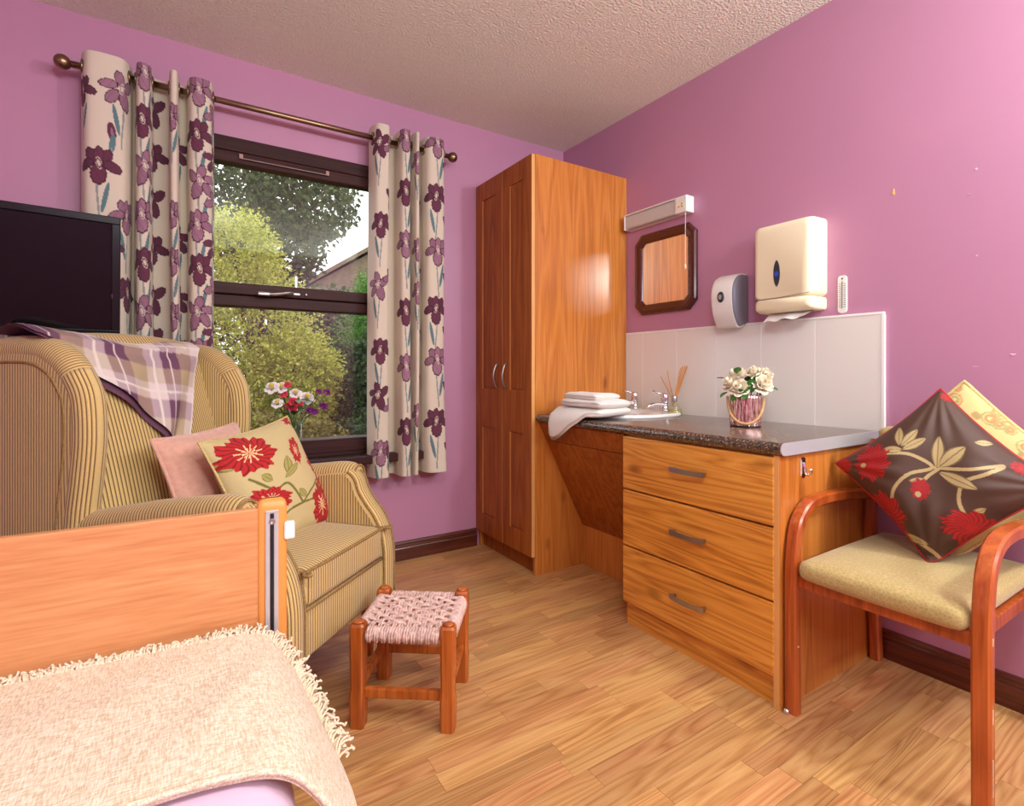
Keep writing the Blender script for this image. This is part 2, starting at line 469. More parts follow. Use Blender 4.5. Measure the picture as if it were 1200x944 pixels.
M['pink'] = plain('pink_chenille', srgb(222, 168, 146), 0.95, sheen=0.5, bump=0.4, bscale=260, var=0.08, vscale=60)
M['redpipe'] = plain('red_piping', srgb(170, 24, 30), 0.7)
M['goldcord'] = plain('gold_cord', srgb(206, 182, 120), 0.8, var=0.25, vscale=200)
def weave(name, a, b_, c_):
    m, nt, p = new_mat(name)
    tc = nt.nodes.new('ShaderNodeTexCoord'); outs = []
    for sc_ in ((70, 420, 300), (420, 70, 300)):
        mp = nt.nodes.new('ShaderNodeMapping'); mp.inputs['Scale'].default_value = sc_; L(nt, tc, 'Object', mp, 'Vector')
        nz = nt.nodes.new('ShaderNodeTexNoise'); nz.inputs['Scale'].default_value = 1.0; nz.inputs['Detail'].default_value = 2; L(nt, mp, 'Vector', nz, 'Vector'); outs.append(nz)
    mx = nt.nodes.new('ShaderNodeMath'); mx.operation = 'ADD'; L(nt, outs[0], 'Fac', mx, 0); L(nt, outs[1], 'Fac', mx, 1)
    hf = nt.nodes.new('ShaderNodeMath'); hf.operation = 'MULTIPLY'; hf.inputs[1].default_value = 0.5; L(nt, mx, 0, hf, 0)
    rp = ramp(nt, [(0.40, a), (0.5, b_), (0.60, c_)]); L(nt, hf, 0, rp, 'Fac'); L(nt, rp, 'Color', p, 'Base Color')
    bp = nt.nodes.new('ShaderNodeBump'); bp.inputs['Strength'].default_value = 0.8; bp.inputs['Distance'].default_value = 0.003; L(nt, hf, 0, bp, 'Height'); L(nt, bp, 'Normal', p, 'Normal')
    p.inputs['Roughness'].default_value = 0.95; p.inputs['Sheen Weight'].default_value = 0.1
    return m
M['throw'] = weave('cream_weave', srgb(204, 178, 148), srgb(224, 204, 178), srgb(236, 222, 202))
M['fringe'] = plain('fringe_yarn', srgb(230, 208, 182), 0.95)
M['lilac'] = plain('lilac_sheet', srgb(226, 188, 210), 0.85, sheen=0.2)
M['black'] = plain('black_gloss', srgb(16, 13, 17), 0.2, spec=0.35)
M['screen'] = plain('tv_screen', srgb(10, 8, 11), 0.06, spec=0.35)
M['cord'] = plain('seagrass_cord', srgb(222, 186, 176), 0.9, var=0.3, vscale=90, bump=0.5, bscale=300)
M['darkmetal'] = plain('bed_steel', srgb(90, 86, 84), 0.5, 0.6)
M['soil'] = plain('garden_ground', srgb(70, 66, 40), 0.95, var=0.3, vscale=6)
M['bark'] = plain('bark', srgb(64, 50, 40), 0.9, bump=0.6, bscale=40, var=0.25, vscale=12)
M['roof'] = plain('brown_roof_tiles', srgb(116, 98, 78), 0.9, var=0.2, vscale=6)
M['render'] = plain('house_render', srgb(150, 136, 118), 0.9, var=0.1)

# ================================================================== THE ROOM SHELL
RX0, RY0, H = -3.35, -4.25, 2.41     # left wall, rear wall, ceiling
WX0, WX1, WZ0, WZ1 = -2.22, -1.06, 0.585, 2.05    # window opening in the back wall

# floor base and planks -------------------------------------------------
b = MB(); b.box(RX0, 0.0, RY0, 0.0, -0.10, -0.0022)
floor = struct(b.build('floor', M['joint']), 'oak strip laminate floor running parallel to the window wall', 'floor')
pm = MB(); pm.box(-0.5, 0.5, -0.5, 0.5, -0.5, 0.5)
plank_mesh = None
PW = 0.0635
rest = MB()
ny = int(-RY0 / PW) + 1
cnt = 0
for j in range(ny):
    y1 = -j * PW; y0 = max(y1 - PW, RY0)
    if y1 - y0 < 0.01: continue
    x = RX0
    first = True
    while x < -0.001:
        ln = random.choice((0.28, 0.34, 0.40, 0.46, 0.62)) * random.uniform(0.93, 1.07)
        if first: ln *= random.uniform(0.3, 1.0); first = False
        x1 = min(x + ln, 0.0)
        if 0.0 - x1 < 0.08: x1 = 0.0
        g = 0.00045
        vis = x1 > -1.95 and y0 > -2.50 and not (x > -0.60 and y1 < -1.14 and y0 > -1.76) and not (x > -0.60 and y0 > -0.56) and not (x > -0.31 and y0 > -1.75)
        if vis and cnt < 298:
            if plank_mesh is None:
                o = pm.build('plank', M['floor'], floor); plank_mesh = o.data
                # the unit mesh is centred: undo the parent offset
                o.data.transform(Matrix.Translation(Vector(OFF[floor.name])))
            else:
                o = bpy.data.objects.new('plank', plank_mesh); COL.objects.link(o); o.parent = floor
            o.location = Vector(((x + x1) / 2, (y0 + y1) / 2, -0.005 + random.uniform(-0.00025, 0.0))) - floor.location
            o.scale = (x1 - x - 2 * g, y1 - y0 - 2 * g, 0.010)
            cnt += 1
        else:
            rest.box(x + g, x1 - g, y0 + g, y1 - g, -0.010, 0.0)
        x = x1
o = rest.build('plank_field', M['floor'], floor); o['kind'] = 'stuff'

b = MB(); b.box(RX0 - .1, 0.1, RY0 - .1, 0.25, H, H + 0.12)
struct(b.build('ceiling', M['ceiling']), 'off-white stippled ceiling', 'ceiling')
b = MB()
for q in ((RX0 - .1, WX0, -.1, H), (WX1, 0.1, -.1, H), (WX0, WX1, -.1, WZ0), (WX0, WX1, WZ1, H)):
    b.box(q[0], q[1], 0.0, 0.25, q[2], q[3])
wall_back = struct(b.build('wall_back', M['wall']), 'lilac painted wall with the window', 'wall')
b = MB(); b.box(0.0, 0.1, RY0 - .1, 0.0, -.1, H)
wall_right = struct(b.build('wall_right', M['wall']), 'lilac painted wall behind the washbasin and armchair', 'wall')
b = MB(); b.box(RX0 - .1, RX0, RY0 - .1, 0.0, -.1, H)
struct(b.build('wall_left', M['wall']), 'lilac painted wall at the left, outside the picture', 'wall')
b = MB()
for q in ((RX0, -1.78, -.1, H), (-0.12, 0.0, -.1, H), (-1.78, -0.12, -.1, 1.75), (-1.78, -0.12, 2.07, H)):
    b.box(q[0], q[1], RY0 - .1, RY0, q[2], q[3])
struct(b.build('wall_rear', M['wall']), 'lilac painted wall with an added window behind the viewer', 'wall')

# marks on the right-hand wall
def chip(y, z, w, h, mat):
    m_ = MB(); a = np.linspace(0, 2 * math.pi, 9, endpoint=False)
    r = 1 + 0.25 * np.sin(3 * a + y * 9)
    ring = lambda x, k: np.stack([np.full(9, x), y + w * k * r * np.cos(a), z + h * k * r * np.sin(a)], 1)
    m_.loft([ring(0.0005, 1), ring(-0.0012, 0.7)])
    return m_.build('paint_chip', mat, wall_right)
chip(-1.842, 1.622, 0.005, 0.013, plain('bare_plaster', srgb(226, 180, 110), 0.9))
fil = plain('white_filler', srgb(222, 176, 204), 0.8)
for (y, z, w, h) in ((-2.065, 1.63, .004, .004), (-2.067, 1.36, .003, .003), (-2.15, 1.05, .008, .004), (-2.063, 1.015, .009, .0015), (-2.05, 1.555, .009, .001)):
    chip(y, z, w, h, fil)

# skirting boards with a moulded profile
def skirting(name, p0, p1, axis, mat, label):
    prof = [(0, 0), (0.018, 0), (0.018, 0.062), (0.015, 0.068), (0.0165, 0.074), (0.012, 0.080), (0.012, 0.088), (0.007, 0.096), (0, 0.098)]
    rings = []
    for t in (p0, p1):
        rings.append([(t, -d, z) if axis == 'x' else (-d, t, z) for d, z in prof])
    m_ = MB(); m_.loft(rings)
    return struct(m_.build(name, mat), label, 'skirting board')
skirting('baseboard_back', RX0 + .001, -0.642, 'x', M['skirting'], 'dark mahogany skirting board under the window')
skirting('baseboard_right', RY0 + .001, -1.80, 'y', M['skirting_y'], 'dark mahogany skirting board behind the wooden armchair')

# window ----------------------------------------------------------------
win = bpy.data.objects.new('window_1', None); COL.objects.link(win); win.location = ((WX0 + WX1) / 2, 0.03, WZ0); OFF[win.name] = np.array(win.location)
struct(win, 'dark mahogany window with two panes looking onto the garden', 'window')
b = MB()
b.box(WX0, WX1, -0.012, 0.10, WZ1 - 0.062, WZ1, 0.004)
b.box(WX0, WX0 + 0.06, -0.012, 0.10, WZ0 + .02, WZ1 - .062, 0.004)
b.box(WX1 - 0.06, WX1, -0.012, 0.10, WZ0 + .02, WZ1 - .062, 0.004)
b.box(WX0 + .06, WX1 - .06, -0.004, 0.10, WZ0 + .015, WZ0 + 0.082, 0.004)
b.build('frame', M['winframe'], win)
b = MB(); b.box(WX0 + .06, WX1 - .06, 0.0, 0.09, 1.295, 1.345, 0.004); b.build('transom', M['winframe'], win)
# opening top sash
s = MB()
sx0, sx1, sz0, sz1 = WX0 + .062, WX1 - .062, 1.347, WZ1 - .064
s.box(sx0, sx1, -0.014, 0.05, sz1 - 0.052, sz1, 0.005); s.box(sx0, sx1, -0.014, 0.05, sz0, sz0 + 0.052, 0.005)
s.box(sx0, sx0 + .05, -0.014, 0.05, sz0 + .052, sz1 - .052, 0.005); s.box(sx1 - .05, sx1, -0.014, 0.05, sz0 + .052, sz1 - .052, 0.005)
sash = s.build('sash', M['winframe'], win)
b = MB(); b.box(sx0 + .045, sx1 - .045, 0.016, 0.022, sz0 + .047, sz1 - .047); b.box(sx0 + .045, sx1 - .045, 0.034, 0.038, sz0 + .047, sz1 - .047); b.build('pane', M['glass'], sash)
b = MB(); b.box(WX0 + .055, WX1 - .055, 0.034, 0.040, WZ0 + .078, 1.30); b.box(WX0 + .055, WX1 - .055, 0.054, 0.058, WZ0 + .078, 1.30); b.build('pane', M['glass'], win)
b = MB(); b.box(-1.86, -1.47, -0.026, -0.012, 1.955, 1.972, 0.003); tv_ = b.build('trickle_vent', M['winframe'], win)
b = MB(); b.box(-1.86, -1.845, -0.029, -0.024, 1.953, 1.974); b.box(-1.485, -1.47, -0.029, -0.024, 1.953, 1.974); b.box(-1.845, -1.485, -0.029, -0.026, 1.953, 1.956); b.build('vent_trim', plain('vent_trim_m', srgb(150, 120, 112), .4, .6), tv_)
b = MB()
b.box(-1.67, -1.60, -0.024, -0.013, 1.358, 1.372, 0.004)
b.tube(catmull([(-1.635, -0.03, 1.366), (-1.66, -0.05, 1.362), (-1.72, -0.052, 1.352), (-1.76, -0.048, 1.352)], 6), [0.006] * 19, 8)
b.box(-1.79, -1.735, -0.06, -0.04, 1.343, 1.360, 0.006)
b.sphere((-1.575, -0.018, 1.366), 0.008)
hd = b.build('handle', M['steel'], win)
b = MB(); b.box(-1.622, -1.610, 0.0, 0.008, 1.39, 1.455, 0.002); b.build('catch', M['steel'], win)
b = MB(); b.box(WX0 - 0.05, WX1 + 0.05, -0.115, 0.0, 0.545, 0.585, 0.006); b.box(WX0, WX1, 0.0, 0.12, 0.565, 0.60)
b.build('window_board', M['winframe'], win)

# unseen rear window, added behind the viewer to go with the fill light
w2 = bpy.data.objects.new('added_rear_window', None); COL.objects.link(w2); w2.location = (-.95, RY0, 1.75); OFF[w2.name] = np.array(w2.location)
struct(w2, 'unseen high white framed window added behind the viewer for the rear light', 'window')
b = MB()
b.box(-1.78, -.12, RY0 - .08, RY0 - .02, 1.75, 1.78); b.box(-1.78, -.12, RY0 - .08, RY0 - .02, 2.04, 2.07)
b.box(-1.78, -1.75, RY0 - .08, RY0 - .02, 1.78, 2.04); b.box(-.15, -.12, RY0 - .08, RY0 - .02, 1.78, 2.04); b.box(-.97, -.93, RY0 - .08, RY0 - .02, 1.78, 2.04)
b.build('frame', M['whiteplastic'], w2)
b = MB(); b.box(-1.76, -.14, RY0 - .055, RY0 - .05, 1.77, 2.05); b.build('pane', M['glass'], w2)

# ================================================================== FITTED FURNITURE
def bow_handle(path_pts, w, t, n=10):
    """flat curved bar handle along the given points"""
    P = catmull(path_pts, n); return P

# wardrobe ---------------------------------------------------------------
WY = -0.565
wd = thing('wardrobe', 'tall orange oak two-door wardrobe in the corner beside the curtain', 'wardrobe', (-0.31, -0.285, 0))
b = MB(); b.box(-0.62, -0.002, WY, WY + 0.018, 0, 2.065, 0.001); b.build('side_panel', M['oak_v'], wd)
b = MB(); b.box(-0.62, -0.002, -0.020, -0.002, 0, 2.065, 0.001); b.build('side_panel', M['oak_v'], wd)
b = MB(); b.box(-0.60, -0.002, WY + 0.018, -0.020, 2.045, 2.063); b.box(-0.60, -0.002, WY + .018, -0.02, 0.09, 0.108); b.box(-0.012, -0.002, WY + .018, -.02, .108, 2.045); b.build('carcass', M['oak_v'], wd)
b = MB(); b.box(-0.598, -0.58, WY + .018, -0.020, 0.0, 0.09); b.build('plinth', M['oak_door'], wd)
def wardrobe_door(y0, y1, hy):
    x0, x1 = -0.642, -0.622
    m_ = MB(); st = 0.072
    m_.box(x0 + 0.006, x1, y0, y1, 0.092, 2.062)
    m_.box(x0, x0 + .0065, y0, y0 + st, 0.092, 2.062, 0.002); m_.box(x0, x0 + .0065, y1 - st, y1, 0.092, 2.062, 0.002)
    for z0, z1 in ((0.092, 0.200), (0.690, 0.905), (1.960, 2.062)):
        m_.box(x0, x0 + .0065, y0 + st - .001, y1 - st + .001, z0, z1, 0.002)
    d = m_.build('door', M['oak_door'], wd)
    for z0, z1 in ((0.200, 0.690), (0.905, 1.960)):
        m_ = MB(); m_.box(x0 + .0035, x0 + .008, y0 + st + .004, y1 - st - .004, z0 + .004, z1 - .004, 0.0025); m_.build('door_panel', M['oak_door'], d)
        m_ = MB(); m_.box(x0 + .003, x0 + .008, y1 - st - .004, y1 - st + .0015, z0, z1); m_.build('panel_highlight', M['oak_edge'], d)  # pale strip paints the light caught along one bevel of the panel
    m_ = MB(); m_.box(x0 + .001, x1 - .0005, y0 - 0.0012, y0, 0.093, 2.061); m_.build('edging', M['oak_edge'], d)
    m_ = MB()
    m_.tube(catmull([(x0, hy, 0.915), (x0 - .014, hy, 0.925), (x0 - .027, hy, 0.975), (x0 - .014, hy, 1.028), (x0, hy, 1.038)], 6), 0.0055, 8)
    m_.build('handle', M['steel'], d, smooth=True)
wardrobe_door(-0.2895, -0.004, -0.245)
wardrobe_door(-0.5635, -0.2925, -0.335)

# washbasin housing with the sloping knee panel -------------------------
CY0, CY1 = -1.766, -1.147        # drawer unit
vu = thing('basin_housing', 'oak washbasin housing with sloping knee panel between wardrobe and drawers', 'cabinet', (-0.3, -0.855, 0))
yA, yB = -1.145, WY - .002
def slanted(z1, z0, t, name):
    # slope from (-0.60, .748) to (-0.32, .205)
    def X(z): return -0.60 + (0.748 - z) / (0.748 - 0.205) * 0.28
    m_ = MB()
    r0 = [(X(z1), yA, z1), (X(z0), yA, z0), (X(z0) + t, yA, z0), (X(z1) + t, yA, z1)]
    r1 = [(p[0], yB, p[2]) for p in r0]
    m_.loft([r0, r1]); return m_.build(name, M['oak_door'], vu)
slanted(0.750, 0.662, 0.02, 'top_rail'); slanted(0.659, 0.205, 0.02, 'knee_panel')
b = MB(); b.box(-0.318, -0.300, yA, yB, 0.0, 0.212); b.build('kick_panel', M['oak_v'], vu)

# drawer unit -------------------------------------------------------------
du = thing('drawer_unit', 'oak three-drawer unit under the end of the worktop', 'drawers', (-0.3, -1.46, 0))
b = MB(); b.box(-0.602, -0.002, -1.785, CY0, 0, 0.752, 0.001); b.build('side_panel', M['oak_v'], du)
b = MB(); b.box(-0.603, -0.6015, -1.784, CY0 - .001, 0, 0.751); b.build('edging', M['oak_edge'], du)
b = MB(); b.box(-0.585, -0.002, CY1 - .002, CY1 + 0.0, 0, 0.752); b.box(-0.585, -0.57, CY0, CY1 - .002, .09, .752); b.build('carcass', M['oak_v'], du)
b = MB(); b.box(-0.583, -0.57, CY0, CY1 - .003, 0, 0.088); b.build('plinth', M['oak_h'], du)
for k, (z0, z1) in enumerate(((0.540, 0.745), (0.318, 0.534), (0.094, 0.312))):
    b = MB(); b.box(-0.607, -0.586, CY0 - .003, CY1, z0, z1, 0.004, 3)
    d = b.build('drawer', M['oak_h'], du)
    zc = (0.655, 0.433, 0.206)[k]; yc = -1.468; n = 13
    t = np.linspace(-1, 1, n); m_ = MB()
    ys = yc + t * 0.072; xs = -0.634 + 0.010 * t ** 2; hw = 0.0085
    rings = [[(x_, y_, zc - hw), (x_ - .005, y_, zc - hw), (x_ - .005, y_, zc + hw), (x_, y_, zc + hw)] for x_, y_ in zip(xs, ys)]
    m_.loft(rings)
    for sgn in (-1, 1):
        m_.box(-0.628, -0.606, yc + sgn * 0.062 - .005, yc + sgn * 0.062 + .005, zc - .006, zc + .006)
    m_.build('handle', M['steel'], d)

# worktop with metal end strip ------------------------------------------
wt = thing('worktop', 'dark speckled granite-look worktop over the basin and drawers', 'worktop', (-0.31, -1.18, 0.752))
zt = 0.790
prof = [(-0.004, 0.752), (-0.60, 0.752), (-0.610, 0.755), (-0.617, 0.762), (-0.620, 0.771), (-0.617, 0.780), (-0.610, 0.787), (-0.600, zt), (-0.004, zt)]
b = MB(); b.loft([[(x, -0.5675, z) for x, z in prof], [(x, -1.797, z) for x, z in prof]]); b.build('worktop_slab', M['worktop'], wt, angle=40)
b = MB(); b.loft([[(x, -1.797, z) for x, z in prof], [(x, -1.800, z) for x, z in prof]]); b.build('end_strip', M['alu'], wt)

# tiled splashback ---------------------------------------------------------
sp = thing('tile_splashback', 'row of pale grey upright wall tiles behind the basin', 'splashback', (-0.006, -1.19, zt))
b = MB(); b.box(-0.0098, -0.0003, -1.812, -0.5675, zt, 1.206); b.build('grout_bed', M['grout'], sp)
ed = [-0.568, -0.690, -0.915, -1.140, -1.360, -1.583, -1.806]
tile0 = None
for k in range(6):
    y1, y0 = ed[k] - .0022, ed[k + 1] + .0022
    if k == 0:
        m_ = MB(); m_.box(-0.0102, -0.005, y0, y1, zt + .002, 1.200, 0.0006); m_.build('tile', M['tile'], sp)
    else:
        m_ = MB(); m_.box(-0.0102, -0.005, y0, y1, zt + .002, 1.200, 0.0006); m_.build('tile', M['tile'], sp)
b = MB(); b.box(-0.012, -.0003, -1.818, -0.5675, 1.2005, 1.210, 0.002); b.box(-0.012, -.0003, -1.820, -1.8075, zt, 1.2005, 0.002); b.build('edge_trim', M['grout'], sp)

# washbasin ---------------------------------------------------------------
bs = thing('washbasin', 'white oval inset washbasin in the worktop', 'washbasin', (-0.29, -0.80, zt))
an = np.linspace(0, 2 * math.pi, 48, endpoint=False)
def sup(a_, b_, z, n=2.6, c=(-0.25, -0.815)):
    ca, sa = np.cos(an), np.sin(an)
    r = (np.abs(ca) ** n + np.abs(sa) ** n) ** (-1 / n)
    return np.stack([c[0] + a_ * r * ca, c[1] + b_ * r * sa, np.full(48, z)], 1)
rings = [sup(.235, .228, zt + .0005), sup(.237, .230, zt + .008), sup(.232, .225, zt + .016), sup(.215, .210, zt + .017),
         sup(.165, .175, zt + .012, c=(-.275, -.815)), sup(.150, .165, zt - .0, c=(-.28, -.815)), sup(.13, .14, zt - .025, c=(-.28, -.815)), sup(.05, .05, zt - .034, c=(-.28, -.815))]
b = MB(); b.loft(rings); b.build('bowl', M['ceramic'], bs, smooth=True)
b = MB(); b.lathe([(.001, .0), (.02, .0), (.02, .003), (.001, .004)], 16, (-.28, -.815, zt - .034)); b.build('waste', M['chrome'], bs)

def tap(y, label, flip):
    t_ = thing('tap', label, 'tap', (-0.085, y, zt + .016), 'washbasin pillar taps')
    z0 = zt + .0165; m_ = MB()
    m_.lathe([(.024, 0), (.024, .006), (.018, .010), (.016, .03), (.017, .034)], 18, (-0.085, y, z0))
    m_.build('base', M['chrome'], t_, smooth=True)
    m_ = MB(); m_.lathe([(.016, .034), (.018, .04), (.018, .078), (.014, .086), (.002, .088)], 18, (-0.085, y, z0)); m_.build('body', M['chrome'], t_, smooth=True)
    m_ = MB(); m_.tube(catmull([(-0.09, y, z0 + .028), (-0.13, y + .012 * flip, z0 + .034), (-0.170, y + .022 * flip, z0 + .026), (-0.178, y + .024 * flip, z0 + .016)], 5), [.011] * 12 + [.010] * 4, 10); m_.build('spout', M['chrome'], t_, smooth=True)
    m_ = MB(); m_.tube([(-0.088, y, z0 + .08), (-0.11, y + .022, z0 + .088), (-0.128, y + .04, z0 + .096)], [.005, .0055, .007], 8); m_.build('lever', M['chrome'], t_, smooth=True)
tap(-0.705, 'chrome basin tap nearest the wardrobe, beside the towels', 1)
tap(-0.905, 'chrome basin tap in front of the reed diffuser', 1)

# reed diffuser
rd = thing('reed_diffuser', 'clear glass reed diffuser bottle with orange reeds behind the tap', 'diffuser', (-0.058, -0.940, zt + .001))
c = (-0.058, -0.940, zt + .001)
b = MB(); b.lathe([(.034, 0), (.037, .004), (.035, .02), (.014, .062), (.011, .07)], 20, c); b.build('bottle', M['vaseglass'], rd, smooth=True)
b = MB(); b.lathe([(.001, .003), (.033, .004), (.032, .018), (.029, .024), (.001, .024)], 20, c); b.build('oil', plain('yellow_oil', srgb(226, 206, 96), 0.15, trans=0.6), rd, smooth=True)
b = MB(); b.lathe([(.013, .062), (.014, .064), (.014, .088), (.011, .092), (.004, .092)], 20, c); b.build('collar', M['steel'], rd, smooth=True)
for dx, dy, h in ((.0, .085, .185), (-.01, .035, .215), (.0, -.062, .235), (.012, -.066, .236), (-.012, -.060, .233), (.006, -.072, .232), (-.02, -.055, .225)):
    m_ = MB(); m_.tube([(c[0] + dx * .1, c[1] - dy * .12, c[2] + .04), (c[0] + dx, c[1] + dy, c[2] + h)], 0.0026, 6); m_.build('reed', M['rod'], rd)

# towels --------------------------------------------------------------------
def towel(label, x0, x1, y0, y1, z0, th, rolls, droop=None, seed=0):
    """folded towel: soft layered slab with a rounded fold at its near end"""
    r_ = np.random.default_rng(seed)
    nU, nS = 26, 28
    rings = []
    for i in range(nU):
        t = i / (nU - 1)
        y = y0 + (y1 - y0) * t
        e = min(1.0, math.sqrt(max(0.0, 1 - (2 * abs(t - .5)) ** 10)) + 0.12)
        zz = z0 + th * 0.5
        xm = (x0 + x1) / 2 + 0.006 * math.sin(5 * t + seed)
        hw = (x1 - x0) / 2 * (0.97 + 0.03 * math.sin(9 * t + seed)) * (0.9 + 0.1 * e)
        a_ = np.linspace(0, 2 * math.pi, nS, endpoint=False)
        n = 2.9
        rr = (np.abs(np.cos(a_)) ** n + np.abs(np.sin(a_)) ** n) ** (-1 / n)
        cx = xm + hw * rr * np.cos(a_)
        cz = zz + th * 0.5 * e * rr * np.sin(a_) * (1 + 0.05 * np.sin(7 * a_ + 6 * t))
        lay = 1 - 0.10 * np.exp(-((np.sin(a_) - 0.05) / 0.12) ** 2) * (np.cos(a_) < 0)
        cx = xm + (cx - xm) * lay
        rings.append(np.stack([cx, np.full(nS, y), cz], 1))
    R = np.array(rings)
    if droop is not None: R = droop(R)
    m_ = MB(); m_.loft(R)
    o = m_.build('towel', M['towel'], smooth=True)
    return tag(o, label, 'towel', 'white towels on the worktop')
def droop(R):
    R = R.copy()
    y = R[..., 1]; x = R[..., 0]
    k = np.clip((y + 1.0) / 0.26, 0, 1)                  # full overhang at the wardrobe end
    x2 = np.where(x < -0.50, -0.50 + (x + 0.50) * (0.62 + 0.85 * k), x)
    ov = np.clip(-0.622 - x2, 0, None)
    top = (R[..., 2] - 0.823) 
    R[..., 0] = np.where(ov > 0, -0.622 - 0.022 * (1 - np.exp(-ov / 0.02)) - np.clip(top, 0, 1) * 0.8 * np.clip(ov / .03, 0, 1), x2)
    R[..., 2] = R[..., 2] - ov * 0.95 - 0.012 * np.clip(ov / .02, 0, 1) - 0.010 * np.clip((-.52 - x2) / .1, 0, 1)
    return R
towel('white folded towel hanging over the worktop edge, lowest of the stack', -0.665, -0.41, -1.005, -0.710, 0.806, 0.042, 2, droop, 1)
towel('white folded towel in the middle of the stack of three', -0.615, -0.42, -1.012, -0.738, 0.838, 0.042, 2, None, 2)
towel('white folded towel on top of the stack of three', -0.598, -0.44, -0.972, -0.738, 0.8715, 0.034, 2, None, 3)

# roses ---------------------------------------------------------------------
def petal_flower(m_, c, r, axis, layers=3, seed=0, n0=5, open_=0.55):
    """cupped overlapping petals around an axis"""
    r_ = np.random.default_rng(seed)
    az = Vector(axis).normalized(); Q = az.to_track_quat('Z', 'Y').to_matrix()
    Q = np.array(Q)
    for l in range(layers):
        f = (l + 1) / layers; n = n0 + (1 if l == layers - 1 else 0)
        for k in range(n):
            ph = 2 * math.pi * (k + 0.5 * l) / n + r_.uniform(-.15, .15)
            U, V = np.meshgrid(np.linspace(-1, 1, 5), np.linspace(0, 1, 5), indexing='ij')
            rad = r * f * (0.25 + 0.75 * V ** 0.8) * (1 - 0.12 * U ** 2)
            wid = 1.25 * (1 - 0.35 * V ** 3) * U * (math.pi / n)
            hgt = r * ((1 - f) * 0.5 + V * (1.0 - open_ * f) + 0.12 * np.where(V > .8, -(V - .8) * 5 * f, 0)) - r * 0.45
            ang = ph + wid
            P = np.stack([rad * np.cos(ang), rad * np.sin(ang), hgt * (1 - .1 * U ** 2)], -1)
            P = P @ Q.T + np.array(c)
            m_.grid(P)
    m_.sphere(np.array(c) + np.array(az) * r * .12, r * 0.28, 8, 6)
    return m_

def leaf(m_, p0, d, ln, w, seed=0):
    d = np.array(d, float); d /= np.linalg.norm(d)
    s = np.cross(d, [0, 0, 1.0]); s /= np.linalg.norm(s) + 1e-9; up = np.cross(s, d)
    t = np.linspace(0, 1, 6); ww = w * np.sin(np.pi * np.clip(t * .95 + .03, 0, 1)) ** 0.8
    mid = np.array(p0) + t[:, None] * d * ln - (t ** 2)[:, None] * up * ln * .12
    P = np.stack([mid - s * ww[:, None] + up * ww[:, None] * .3, mid, mid + s * ww[:, None] + up * ww[:, None] * .3], 1)
    m_.grid(P); return m_

M['rosecream'] = plain('cream_petals', srgb(246, 232, 206), 0.7, sheen=0.2)
M['leafg'] = plain('rose_leaves', srgb(70, 122, 50), 0.5)
M['leafd'] = plain('dark_leaves', srgb(48, 84, 40), 0.5)
M['petalpink'] = plain('pink_petals', srgb(226, 62, 92), 0.6)
M['petalwhite'] = plain('white_petals', srgb(246, 236, 234), 0.6)
M['petalpurple'] = plain('purple_petals', srgb(132, 36, 120), 0.6)
M['pistil'] = plain('yellow_centre', srgb(228, 196, 80), 0.7)
m_, nt_, p_ = new_mat('mercury_glass')
tc_ = nt_.nodes.new('ShaderNodeTexCoord'); nz_ = nt_.nodes.new('ShaderNodeTexNoise'); mp_ = nt_.nodes.new('ShaderNodeMapping'); mp_.inputs['Scale'].default_value = (160, 160, 30)
L(nt_, tc_, 'Object', mp_, 'Vector'); L(nt_, mp_, 'Vector', nz_, 'Vector'); nz_.inputs['Scale'].default_value = 1; nz_.inputs['Detail'].default_value = 5
rp_ = ramp(nt_, [(0.34, srgb(120, 72, 70)), (0.48, srgb(206, 156, 150)), (0.62, srgb(250, 226, 218))])
L(nt_, nz_, 'Fac', rp_, 'Fac'); L(nt_, rp_, 'Color', p_, 'Base Color'); p_.inputs['Metallic'].default_value = 0.85; p_.inputs['Roughness'].default_value = 0.22
M['mercury'] = m_

vz = (-0.262, -1.452, zt + .001)
rv = thing('vase', 'rose-gold ribbed glass pot with rope handle on the worktop', 'vase', vz)
rib = lambda a_: 1 + 0.03 * np.abs(np.sin(a_ * 14))
b = MB(); b.lathe([(.050, 0), (.0535, .004), (.0555, .02), (.0555, .110), (.054, .118), (.050, .116), (.050, .012), (.002, .010)], 112, vz, wob=rib); b.build('pot', M['mercury'], rv)
b = MB(); b.lathe([(.046, 0), (.0545, .0), (.0545, .006), (.046, .006)], 40, vz); b.build('base_ring', M['dark'], rv)
